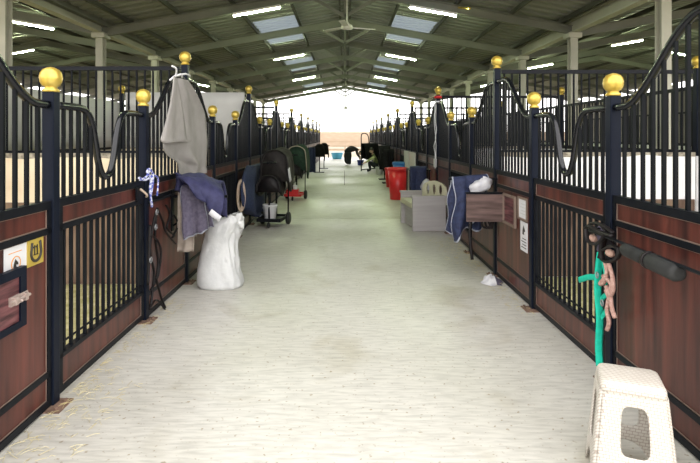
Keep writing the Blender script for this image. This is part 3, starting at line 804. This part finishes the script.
for i,(x,y,yy) in enumerate(((319.5,145,21.0),(324,144,23.5))):
    c=at(x,y,yy)
    saddle('black_saddle',M['black'],'black covered saddle near the open end of the left row, %s of two'%('nearer','farther')[i],(c.x,c.y,c.z-.20),0,.95,.42,'black saddles far along the left row')
    single('saddle_stand',MB().tube([(0,0,.0),(0,0,c.z-.05)],.02,6).tube([(-.3,0,c.z-.08),(.25,0,c.z-.08)],.02,6).box(-.2,.2,-.2,.2,0,.02),M['rail'],'thin dark stand under the %s black saddle far along the left row'%('nearer','farther')[i],'stand','stands far along the left row',loc=(c.x,c.y,0))
bucket('blue_tub',M['cyan'],'light blue tub on the ground outside the open far end',at(337,161,33.5)*1.0-Vector((0,0,at(337,161,33.5).z)),.30,.40,.42,'tub',handle=False)

# ------------------------------------------------------------------ right side objects
XR=RX-.04
# stool
def stool():
    t=thing('plastic_stool','white woven-pattern plastic stool in the right foreground','stool',(1.236,2.19,0),math.radians(-21))
    H=.455
    tw,td=.121,.103; bw,bd=.160,.142
    top=MB()
    prof=[]
    def ring(w,d,z,r,n=6):
        pts=[]
        for cx,cy,a in ((w-r,d-r,0),(-w+r,d-r,90),(-w+r,-d+r,180),(w-r,-d+r,270)):
            for k in range(n+1):
                q=math.radians(a+90*k/n); pts.append((cx+r*math.cos(q),cy+r*math.sin(q),z))
        return pts
    rings=[ring(tw+.006,td+.006,H-.05,.035),ring(tw+.003,td+.003,H-.018,.035),ring(tw-.004,td-.004,H-.004,.034),ring(tw-.016,td-.016,H,.03),ring(tw-.05,td-.05,H+.002,.02)]
    n=len(rings[0]); vs=[p for r in rings for p in r]
    fs=[(i*n+k,i*n+(k+1)%n,(i+1)*n+(k+1)%n,(i+1)*n+k) for i in range(len(rings)-1) for k in range(n)]+[tuple((len(rings)-1)*n+k for k in range(n))]
    top.add(vs,fs)
    o=part('seat',top,M['weave'],t,True); m=o.modifiers.new('solid','SOLIDIFY'); m.thickness=.006; m.offset=-1
    # walls: grid of cells on each side, with slot and arch left open
    def wall(side):
        mb=MB()
        def pt(sx,z):
            k=(H-.045-z)/(H-.045); w=tw+.006+(bw-tw)*k; d=td+.006+(bd-td)*k; r=.035
            if side in 'fb':
                x=sx*(w-r*.3); y=(-d if side=='f' else d); e=max(0,abs(x)-(w-r))/r
                y*= 1-(1-math.sqrt(max(0,1-min(e,1)**2)))*r/d
            else:
                y=sx*(d-r*.3); x=(-w if side=='l' else w); e=max(0,abs(y)-(d-r))/r
                x*= 1-(1-math.sqrt(max(0,1-min(e,1)**2)))*r/w
            return (x,y,z)
        n=72; m=9; T=H-.045
        zc,hx,hz,rx,rz_=.268,.40,.100,.17,.032
        inner=[];outer=[]
        for i in range(n):
            a=2*PI*i/n; ca,sa=math.cos(a),math.sin(a); e=.42
            inner.append((hx*math.copysign(abs(ca)**e,ca),zc+hz*math.copysign(abs(sa)**e,sa)))
            q=max(abs(ca),abs(sa)); ox,oz=ca/q,sa/q
            z=T*(oz*.5+.5) 
            if oz<=-.999: z=.10*math.sqrt(max(0,1-(ox/.62)**2))
            outer.append((ox,z))
        vs=[]
        for j in range(m+1):
            t_=j/m
            for i in range(n):
                vs.append(pt(inner[i][0]+(outer[i][0]-inner[i][0])*t_, inner[i][1]+(outer[i][1]-inner[i][1])*t_))
        mb.add(vs,[(j*n+i,j*n+(i+1)%n,(j+1)*n+(i+1)%n,(j+1)*n+i) for j in range(m) for i in range(n)])
        return mb
    for s,nm in (('f','front'),('b','back'),('l','left'),('r','right')):
        o=part('leg_panel',wall(s),M['weave'],t,True); m=o.modifiers.new('solid','SOLIDIFY'); m.thickness=.005; m.offset=0
    return t
stool()
# rack bar with foam pads along the nearest right panel
t=thing('saddle_rack','dark metal rack bar with grey foam pads along the nearest right panel','rack',(XR-.10,3.06,.915))
part('bar',MB().tube([(0,.03,0),(0,-1.15,-.005)],.009,8),M['rail'],t)
part('bracket',MB().tube([(.10,.0,.02),(0,.0,0)],.014,8).tube([(.10,-1.1,.0),(0,-1.1,-.004)],.014,8),M['rail'],t)
for a,b,r in ((-.36,-.575,.036),(-.58,-.80,.042)):
    part('foam_pad',MB().lathe([(.018,a),(r*.8,a),(r,a-.02),(r,b+.02),(r*.8,b),(.018,b)],(0,0,-.018),20,'y'),M['foam'],t,True,rot=(.03,0,0))
part('pad_strap',MB().lathe([(.040,-.565),(.044,-.565),(.044,-.585),(.040,-.585)],(0,0,-.018),20,'y'),M['leather'],t,True,rot=(.03,0,0))
# halters on the right short post
XQ=XR-.03
t=thing('leather_halter','dark leather headcollar with pink padding on the first short post on the right','halter',P(604,235,XQ)); o=Vector(t.location)
mb=MB()
for pts,xo in (([(586,228),(594,223),(604,226),(613,233)],.05),([(586,229),(588,240),(594,244),(602,240),(606,232)],.07),([(606,232),(602,245),(602,258),(608,262),(617,258),(619,250),(612,246),(604,250)],.06),([(590,226),(600,232),(612,236)],.09),([(601,224),(606,232),(603,246),(600,258)],.05),([(588,236),(596,230),(606,236),(612,246)],.03)):
    mb.tube(smooth_path([P(x,y,XQ-xo)-o for x,y in pts],6),1,6,flat=(.018,.009),up=(1,0,0))
part('straps',mb,M['leather'],t,True)
for a,b in (((591,236),(596,241)),((607,251),(613,255))):
    p=P(*a,XQ-.05)-o; q=P(*b,XQ-.05)-o; part('padding',MB().tube([p,p.lerp(q,.3),p.lerp(q,.7),q],[.012,.022,.022,.012],10),M['padpink'],t,True,label='pinkish fleece padding')
mb=MB()
mb.tube(smooth_path([P(598,228,XQ-.02)-o,P(601,240,XQ-.04)-o,P(600,252,XQ-.04)-o],5),1,6,flat=(.03,.008),up=(0,1,0))
part('lilac_strap',mb,M['lilac'],t,True)
t=thing('green_halter','bright green webbing halter and lead hanging down the first short post on the right','halter',P(599,260,XQ-.03)); o=Vector(t.location)
mb=MB()
for pts,w in (([(601,252),(599,268),(598,290),(600,318),(599,345),(600,366)],.034),([(579,280),(589,277),(598,278)],.028),([(601,300),(606,295),(610,298),(610,306),(606,311),(601,318)],.022),([(601,256),(604,270),(607,290)],.014)):
    mb.tube(smooth_path([P(x,y,XQ-.03)-o for x,y in pts],6),1,6,flat=((w*.72,.005) if w>.03 else (.006,w*.75)),up=(1,0,0))
part('webbing',mb,M['green'],t,True)
for x,y in ((597,275),(602,303)): part('ring',MB().tube([P(x,y,XQ-.06)-o+Vector((0,.014*math.cos(a*PI/7),.017*math.sin(a*PI/7))) for a in range(14)],.004,6,closed=True),M['chrome'],t,True)
t=P(607,262,XQ-.04)
mb=MB()
for pts in ([(605,262),(607,272),(604,282),(600,284),(604,279)],[(608,262),(612,275),(613,290),(609,296),(606,290)],[(606,286),(609,296),(607,310),(609,322),(607,330)],[(610,292),(612,308),(615,318)],[(603,276),(611,284),(610,293)]):
    mb.tube(smooth_path([P(x,y,XQ-.06) for x,y in pts],6),.0125,7)
single('pink_rope',mb,M['pink'],'knotted pink rope hanging beside the green halter','rope',smooth=True)
# notices on the second right panel
def notice(y0,y1,z0,z1,label,framed):
    yc,zc=(y0+y1)/2,(z0+z1)/2; hy,hz=(y1-y0)/2,(z1-z0)/2
    t=thing('paper_notice',label,'sign',(XR+.026,yc,zc))
    part('sheet',MB().box(-.004,0,-hy,hy,-hz,hz),M['paper'],t)
    if framed:
        mb=MB()
        mb.box(-.012,0,-hy-.02,-hy,-hz-.02,hz+.02); mb.box(-.012,0,hy,hy+.02,-hz-.02,hz+.02); mb.box(-.012,0,-hy,hy,hz,hz+.02); mb.box(-.012,0,-hy,hy,-hz-.02,-hz)
        part('frame',mb,M['trim'],t)
        mb=MB()
        for i in range(4): mb.box(-.0046,-.004,-hy*.7,hy*.7*(1 if i%2 else .6),hz*(.5-.35*i)-.003,hz*(.5-.35*i)+.003)
        part('print',mb,M['greybox'],t)
    else:
        mb=MB(); mb.prism([(-.0046,p[1],p[2]+hz*.45) for p in horse_head((0,0,0),.07,-1)],(1,0,0),0,.0008)
        for i in range(4): mb.box(-.0046,-.004,-hy*.7,hy*.7*(1 if i%2 else .6),hz*(-.15-.2*i)-.004,hz*(-.15-.2*i)+.004)
        part('print',mb,M['ink'],t)
notice(4.50,4.70,.745,.915,'upper framed white notice on the board between the open hatch and the gate',True)
notice(4.48,4.66,.45,.715,'lower white notice with a horse head picture under the framed one',False)
# open feed hatch
t=thing('feed_hatch','open feed hatch with its wooden door swung out on the second right panel','hatch',(XR+.02,4.95,.77))
mb=MB()
for a in ((-.19,.19,.125,.15),(-.19,.19,-.15,-.125),(-.19,-.165,-.125,.125),(.165,.19,-.125,.125)): mb.box(-.02,.0,*a)
part('frame',mb,M['trim'],t)
part('recess',MB().box(-.002,.006,-.165,.165,-.125,.125),M['hatchwood'],t)
d=part('door',MB().box(-.385,-.02,.165,.187,-.145,.135),M['rackwood'],t)
part('top_edge',MB().box(-.39,-.015,.160,.19,.135,.155),M['rail'],d)
part('hanging_strap',MB().tube(smooth_path([(-.33,.20,-.14),(-.345,.19,-.25),(-.34,.18,-.38),(-.325,.17,-.53)],5),1,6,flat=(.016,.006),up=(1,0,0)),M['leather'],t,True)
mb=MB()
for k in range(3): mb.tube(smooth_path([(-.22+.03*k,.20,-.13),(-.21+.04*k,.21,-.20),(-.15+.02*k,.22,-.215),(-.12+.01*k,.2,-.14)],5),.012,6)
part('dark_tack',mb,M['leather'],t,True)
# rugs over an arm from the first right tall post
t=thing('saddle_rack','black rack arm under the mid-blue rug, at the first tall post on the right','rack',(XR-.0,5.36,1.04))
part('arm',MB().tube([(.02,0,0),(-.50,0,0)],.014,8),M['rail'],t)
drape('stable_rug',M['denim'],'mid-blue rug with pale binding draped behind the open hatch on the right','rug',(1.14,5.36,1.0),(1,0,0),.36,.48,.52,w=.055,seed=6,thick=.018,ripple=.045,spread=.03,binding=M['binding'],slope=.03,skew=-.05,taper=.35,hem=.22)
def wf(u,v):
    a=2*PI*u; e=PI*v; k=1+.30*nz3(math.cos(a)*1.5,math.sin(a)*1.5,v*4)
    c=at(481,186,5.28)
    return c+Vector((.115*math.cos(a)*math.sin(e)*k-.02*math.cos(e),.07*math.sin(a)*math.sin(e)*k,-.085*math.cos(e)*k+.03*math.cos(a)*math.sin(e)))
mb=MB(); mb.grid(wf,22,16); o=link('white_towel',mb.mesh('white_towel',M['whitecloth'],True)); tag(o,'crumpled white towel lying on the mid-blue rug on the right','towel')
# rag on the floor
def rf(u,v):
    a=2*PI*u; r=.10*(1-.98*v)*(1+.35*nz3(math.cos(a)*2,math.sin(a)*2,v*3)); 
    return Vector((1.49+r*1.1*math.cos(a),5.12+r*math.sin(a),.005+.11*math.sin(v*PI/2)*(.6+.5*nz3(math.cos(a)*2,math.sin(a)*2,5+v*3))))
mb=MB(); mb.grid(rf,20,8); mb.m=[1 if mb.v[f[0]][0]>1.50 else 0 for f in mb.f]
single('crumpled_rag',mb,[M['whitecloth'],M['lilac']],'crumpled white and grey-blue rag on the floor by a right post','rag',smooth=True)
# resin storage bench
t=thing('storage_bench','grey resin storage bench with cream seat against the right stalls','bench',(1.09,7.90,0),.115)
for y in (0,.80):
    o=part('arm_panel',MB().box(-.03,.50,y,y+.06,.005,.525),M['resin'],t)
    part('arm_cap',MB().box(-.045,.515,y-.008,y+.068,.525,.555),M['resin'],o)
part('front_panel',MB().box(.03,.055,.06,.80,.02,.36),M['resin'],t)
part('rear_panel',MB().box(.46,.49,.06,.80,.02,.50),M['resin'],t)
part('seat',MB().box(-.045,.46,.062,.798,.365,.44),M['resincream'],t,label='cream seat lid')
def arch():
    mb=MB(); nu,nv=46,26; ids={}
    W=.74; 
    for i in range(nu):
        for j in range(nv):
            u=(i+.5)/nu-.5; z=(j+.5)/nv
            top=.62+.38*math.sqrt(max(0,1-(u/.5)**2))
            if z>top: continue
            if any(((u-c)/.06)**2+((z-.62)/.24)**2<1 for c in (-.26,0,.26)): continue
            q=[]
            for a,b in ((i,j),(i+1,j),(i+1,j+1),(i,j+1)):
                if (a,b) not in ids:
                    uu=a/nu-.5; zz=b/nv; tp=.62+.38*math.sqrt(max(0,1-(uu/.5)**2)); ids[(a,b)]=len(mb.v)
                    mb.v.append((.40-uu*.27,.27+uu*.44,.40+.37*min(zz,tp)))
                q.append(ids[(a,b)])
            mb.f.append(tuple(q)); mb.m.append(0)
    return mb
solid(part('backrest',arch(),M['resincream'],t,True,label='cream arched backrest with oval slots'),.03)
for a,b,w_ in ((11.32,12.22,'nearer'),(12.42,13.36,'farther')):  # flat pale boards over the brown stall panels beside the tall post
    single('pale_board',MB().box(-.012,.012,0,b-a,-.0,1.12),M['sheet'],'pale grey board against the right stalls behind the red bins, %s of two'%w_,'board','pale boards on the right stalls',loc=(XR-.022,a,.0))
# rug, bag and box behind the bench
t=thing('side_table','small black shelf behind the storage bench','table',(1.38,9.55,0))
part('table_top',MB().box(-.2,.2,-.25,.25,.86,.88),M['rail'],t)
for x in (-.18,.18):
    for y in (-.23,.23): part('leg',MB().box(x-.012,x+.012,y-.012,y+.012,0,.86),M['rail'],t)
drape('navy_rug',M['rugblue'],'navy rug draped over the black shelf behind the storage bench','rug',(1.20,9.34,.885),(1,0,0),.30,.50,.2,w=.05,seed=8,thick=.02,ripple=.025,spread=.03)
mb=MB()
def bf(u,v):
    a=2*PI*u; r=.115*math.sin(PI*(.12+.86*v))**.7*(1+.3*nz3(math.cos(a)*2,math.sin(a)*2,v*3))
    return Vector((1.49+r*math.cos(a)*.9,9.20+r*math.sin(a),.45+.27*v))
mb.grid(bf,20,12); single('white_bag',mb,M['whitecloth'],'crumpled white plastic bag hanging between the bench and the navy rug','bag',smooth=True)
single('junction_box',MB().box(-.04,0,-.06,.06,-.07,.07,bev=.01),M['greybox'],'small grey junction box on the second tall post on the right','box',loc=(XR-.0,8.83,1.03))
t=thing('white_rope','white cord with a red tie wound down the second tall post on the right','cord',(RX,8.87,0))
mb=MB()
for j in range(2):
    mb.tube(smooth_path([(-.05-.012*j+.03*nz3(i*.9,j*3.1),-.05+.03*j+.03*nz3(j*3,i*.9),2.12-.13*i-.02*j) for i in range(10)],4),.006,6)
mb.tube([(.055*math.cos(a*PI/6),.055*math.sin(a*PI/6),2.1) for a in range(12)],.012,6,closed=True)
part('cord',mb,M['ropewhite'],t,True)
part('red_tie',MB().tube([(.052*math.cos(a*PI/6),.052*math.sin(a*PI/6),2.18) for a in range(12)],.022,8,closed=True),M['red'],t,True,label='red tie under the gold ball')
# bins
def bin_(o,s,label,m=M['red']):
    t=thing('plastic_bin',label,'bin',o,0)
    part('body',MB().lathe([(.17*s,0),(.185*s,.01),(.235*s,.70*s),(.225*s,.70*s),(.175*s,.02),(.001,.02)],n=30),m,t,True)
    part('rim',MB().lathe([(.232*s,.665*s),(.252*s,.67*s),(.256*s,.71*s),(.235*s,.73*s),(.222*s,.71*s),(.222*s,.68*s)],n=30,cap=False),m,t,True)
    return t
bin_((1.26,12.0,0),1.03,'tall red plastic bin standing in front of the right stalls')
bin_((1.36,14.9,0),.78,'smaller red bin half hidden behind the tall red bin')
bin_((1.43,13.3,0),1.0,'blue plastic bin behind the tall red bin',M['bluep']).scale=(.72,.72,1.13)
# dark rugs on the right beyond the bins
for i,(x,yy,w,z) in enumerate(((384.5,17.6,.36,1.06),(388.5,16.2,.30,.98))):
    X=(x-VX)*yy/F
    t=thing('saddle_rack','black floor rack under the %s dark rug beyond the red bins'%('farther','nearer')[i],'rack',(X,yy,0))
    part('frame',MB().tube([(0,0,0),(0,0,z)],.018,8).tube([(-w/2-.03,0,z),(w/2+.03,0,z)],.016,8).box(-.2,.2,-.2,.2,0,.025),M['rail'],t)
    drape('dark_rug',M['black'],'black rug on a rack beyond the red bins, %s of two'%('farther','nearer')[i],'rug',(X-w/2,yy,z+.01),(1,0,0),w,.72,.6,w=.09,seed=10+i,thick=.03,ripple=.04)
# trolley frame by the people
t=thing('saddle_rack','tall black metal saddle rack beside the crouching person','rack',(.70,21.75,0))
part('upright',MB().tube(smooth_path([(0,0,0),(0,0,1.2),(0,0,1.52),(.06,0,1.62),(.2,0,1.62),(.30,0,1.5),(.34,0,1.2)],5),.022,8),M['rail'],t,True)
part('upright',MB().tube([(.80,1.2,0),(.80,1.2,1.12)],.022,8),M['rail'],t)
part('top_rail',MB().tube([(0,0,1.1),(.80,1.2,1.1)],.022,8),M['rail'],t)
part('foot_rail',MB().tube([(0,0,.06),(.80,1.2,.06)],.022,8),M['rail'],t)
drape('dark_rug',M['black'],'black rug draped over the tall black saddle rack','rug',(.76,21.84,1.11),(.80,1.2,0),1.25,.62,.6,w=.08,seed=14,thick=.03,ripple=.04)
bucket('white_bucket',M['whitep'],'small white bucket on the floor by the crouching person',(1.34,19.75,0),.12,.15,.29)
bucket('blue_bucket',M['dblue'],'dark blue bucket under the hands of the bending person',(.80,26.2,0),.14,.17,.27)

# ------------------------------------------------------------------ people
def skinned(name,joints,bones,mats,zone,label=None):
    keys=list(joints); idx={k:i for i,k in enumerate(keys)}
    me=bpy.data.meshes.new(name); me.from_pydata([joints[k][0] for k in keys],[(idx[a],idx[b]) for a,b in bones],[])
    ob=bpy.data.objects.new(name,me); COL.objects.link(ob)
    ob.modifiers.new('skin','SKIN'); me.skin_vertices.new() if not me.skin_vertices else None
    for k in keys:
        r=joints[k][1]; me.skin_vertices[0].data[idx[k]].radius=(r,r)
    me.skin_vertices[0].data[0].use_root=True
    sb=ob.modifiers.new('sub','SUBSURF'); sb.levels=2; sb.render_levels=2
    bpy.context.view_layer.update()
    ev=ob.evaluated_get(bpy.context.evaluated_depsgraph_get()); m2=bpy.data.meshes.new_from_object(ev)
    COL.objects.unlink(ob); bpy.data.objects.remove(ob)
    for m in mats: m2.materials.append(m)
    segs=[(Vector(joints[a][0]),Vector(joints[b][0]),zone(a,b)) for a,b in bones]
    for p in m2.polygons:
        c=p.center; best=(1e9,0)
        for a,b,z in segs:
            d=b-a; t=max(0,min(1,(c-a).dot(d)/max(d.length_squared,1e-9))); q=(c-(a+d*t)).length
            if q<best[0]: best=(q,z)
        p.material_index=best[1]; p.use_smooth=True
    return m2
def hand(J,B,wk,d,palm,pre):
    """five short finger chains rooted in the palm; d points along the fingers, palm is its sideways axis"""
    w=Vector(J[wk][0]); d=Vector(d).normalized(); s=Vector(palm).normalized()
    J[pre+'p']=(w+d*.06,.028); B.append((wk,pre+'p'))
    for i,(o,l) in enumerate(((-.03,.07),(-.01,.085),(.01,.08),(.03,.06))):
        a,b=pre+'f%da'%i,pre+'f%db'%i
        J[a]=(w+d*.10+s*o,.010); J[b]=(w+d*(.10+l)+s*o*1.2+Vector((0,0,-.01)),.008); B+= [(pre+'p',a),(a,b)]
    J[pre+'t']=(w+d*.085-s*.055,.010); B.append((pre+'p',pre+'t'))
def head(parent,c,fwd,up,hair_mat,scarf=None):
    f=Vector(fwd).normalized(); u=Vector(up).normalized(); u=(u-f*u.dot(f)).normalized(); r=f.cross(u)
    R=Matrix((r,f,u)).transposed()
    def sph(fn,nu=20,nv=14):
        mb=MB(); mb.grid(lambda a,b:Vector(c)+R@Vector(fn(2*PI*a,PI*b)),nu,nv); return mb
    def skull(a,b):
        x=.075*math.sin(b)*math.cos(a); y=.095*math.sin(b)*math.sin(a); z=-.115*math.cos(b)
        if z<0: x*=1-.25*(-z/.115)**2; y=y*(1-.12*(-z/.115))+.01
        return (x,y,z)
    mb=sph(skull)
    mb.tube([Vector(c)+R@Vector(p) for p in ((0,.09,.015),(0,.112,-.018),(0,.098,-.03))],[.009,.015,.008],8)
    for sx in (-1,1): mb.tube([Vector(c)+R@Vector(p) for p in ((sx*.073,-.005,.02),(sx*.083,-.012,0),(sx*.074,-.005,-.03))],[.010,.014,.008],6)
    mb.mi=1
    for sx in (-1,1): mb.lathe([(.002,-.008),(.010,0),(.002,.008)],Vector(c)+R@Vector((sx*.03,.087,.012)),8)
    mb.mi=2; mb.tube([Vector(c)+R@Vector((x,.094-.3*abs(x)**1.5,-.052)) for x in (-.022,0,.022)],.006,6)
    h=part('head',mb,[M['skin'],M['ink'],M['pink']],parent,True)
    def hr(a,b):
        x,y,z=skull(a,PI*.36+b*.64); 
        k=1.10 if y<.05 else 1.05
        return (x*k,y*k-.006,max(z*1.1,-.03+(0 if y<.03 else .07)))
    part('hair',sph(hr),hair_mat,h,True)
# bending person
c=Vector((.10,26.4,0))
J={'pel':((.14,26.4,.82),.25),'sp':((.36,26.4,.88),.21),'ch':((.55,26.4,.86),.19),'nk':((.68,26.38,.80),.06),'nk2':((.73,26.38,.745),.055),
   'hl':((.14,26.30,.70),.19),'kl':((.20,26.28,.42),.175),'al':((.20,26.28,.14),.13),'tl':((.28,26.26,.035),.04),
   'hr':((.12,26.50,.70),.19),'kr':((.10,26.52,.42),.175),'ar':((.08,26.53,.14),.13),'tr':((.20,26.54,.035),.04),
   'sl':((.58,26.24,.82),.07),'el':((.62,26.18,.58),.05),'wl':((.74,26.18,.40),.033),
   'sr':((.58,26.56,.82),.07),'er':((.68,26.58,.58),.05),'wr':((.80,26.48,.40),.033)}
B=[('pel','sp'),('sp','ch'),('ch','nk'),('nk','nk2'),('pel','hl'),('hl','kl'),('kl','al'),('al','tl'),('pel','hr'),('hr','kr'),('kr','ar'),('ar','tr'),('ch','sl'),('sl','el'),('el','wl'),('ch','sr'),('sr','er'),('er','wr')]
hand(J,B,'wl',(.25,.1,-1),(0,1,0),'L'); hand(J,B,'wr',(.1,-.2,-1),(0,1,0),'R')
def zone1(a,b):
    if b[0] in 'LR' or a[0] in 'LR' or (a,b)==('nk','nk2'): return 2
    if a in('hl','kl','al','hr','kr','ar') or b in('hl','hr'): return 1
    return 0
t=thing('person','person in black bent forward over a dark blue bucket near the open end','person',(.10,26.4,0)); o=Vector(t.location)
me=skinned('body',{k:(Vector(v[0])-o,v[1]) for k,v in J.items()},B,[M['greyshirt'],M['trouser'],M['skin']],zone1)
part('body',me,None,t); head(t,Vector((.79,26.37,.64))-o,(.45,-.1,-1),(1,0,.35),M['hair'])
# crouching person
J={'pel':((1.36,21.5,.24),.14),'sp':((1.32,21.5,.42),.135),'ch':((1.25,21.48,.60),.145),'nk':((1.19,21.47,.74),.058),'nk2':((1.17,21.47,.79),.053),
   'hl':((1.30,21.40,.22),.10),'kl':((1.00,21.32,.42),.075),'al':((1.08,21.32,.08),.055),'tl':((.92,21.30,.035),.04),
   'hr':((1.30,21.60,.22),.10),'kr':((1.02,21.68,.42),.075),'ar':((1.10,21.66,.08),.055),'tr':((.94,21.68,.035),.04),
   'sl':((1.22,21.30,.62),.065),'el':((1.06,21.22,.52),.048),'wl':((.90,21.28,.40),.032),
   'sr':((1.22,21.66,.62),.065),'er':((1.06,21.74,.50),.048),'wr':((.90,21.64,.40),.032)}
B=[('pel','sp'),('sp','ch'),('ch','nk'),('nk','nk2'),('pel','hl'),('hl','kl'),('kl','al'),('al','tl'),('pel','hr'),('hr','kr'),('kr','ar'),('ar','tr'),('ch','sl'),('sl','el'),('el','wl'),('ch','sr'),('sr','er'),('er','wr')]
hand(J,B,'wl',(-1,.2,-.4),(0,1,0),'L'); hand(J,B,'wr',(-1,-.2,-.4),(0,1,0),'R')
def zone2(a,b):
    if b[0] in 'LR' or a[0] in 'LR' or (a,b)==('nk','nk2'): return 2
    if a in('hl','kl','al','hr','kr','ar') or b in('hl','hr'): return 1
    if a in('sl','el') : return 3
    return 0
t=thing('person','crouching person in an olive jacket beside the black saddle rack','person',(1.2,21.5,0)); o=Vector(t.location)
me=skinned('body',{k:(Vector(v[0])-o,v[1]) for k,v in J.items()},B,[M['camo'],M['trouser'],M['skin'],M['lime']],zone2)
part('body',me,None,t); head(t,Vector((1.13,21.47,.90))-o,(-1,-.1,-.35),(0,0,1),M['hair'])

# ------------------------------------------------------------------ straw on the floor
def straw(name,label,spots,n):
    mb=MB(); rnd=random.Random(3)
    for i in range(n):
        x0,x1,y0,y1=spots[i%len(spots)]
        x=x0+(x1-x0)*rnd.random()**1.8*(1); y=rnd.uniform(y0,y1); a=rnd.uniform(0,PI); l=rnd.uniform(.02,.07); z=.003+rnd.random()*.008
        d=Vector((math.cos(a),math.sin(a),rnd.uniform(-.05,.1)))*l
        p=Vector((x,y,z)); mb.tube([p-d/2,p+Vector((rnd.uniform(-.006,.006),rnd.uniform(-.006,.006),.004)),p+d/2],.0012,3)
    single(name,mb,M['straw'],label,'straw',kind='stuff')
straw('straw','loose straw scattered on the floor along the left stalls',[(-1.58,-1.22,2.3,3.05),(-1.58,-1.42,2.9,4.6)],260)
straw('straw','loose straw scattered on the floor along the right stalls',[(1.58,1.40,4.2,6.0),(1.58,1.2,5.9,7.4)],300)

# ------------------------------------------------------------------ world, camera
w=bpy.data.worlds.new('World'); S.world=w; w.use_nodes=True
bg=w.node_tree.nodes['Background']; bg.inputs[0].default_value=(1,.975,.96,1); bg.inputs[1].default_value=2.55
cd=bpy.data.cameras.new('Camera'); cam=bpy.data.objects.new('Camera',cd); COL.objects.link(cam)
cam.location=(0,0,CH); cam.rotation_euler=(PI/2,0,0); cd.sensor_width=36; cd.lens=F/700*36
cd.shift_x=(350-VX)/700; cd.shift_y=-(231.5-VY)/700; cd.clip_start=.05; cd.clip_end=400
S.camera=cam
S.view_settings.view_transform='Standard'; S.view_settings.look='None'; S.view_settings.gamma=1; S.view_settings.use_curve_mapping=False
S.view_settings.exposure=0.55
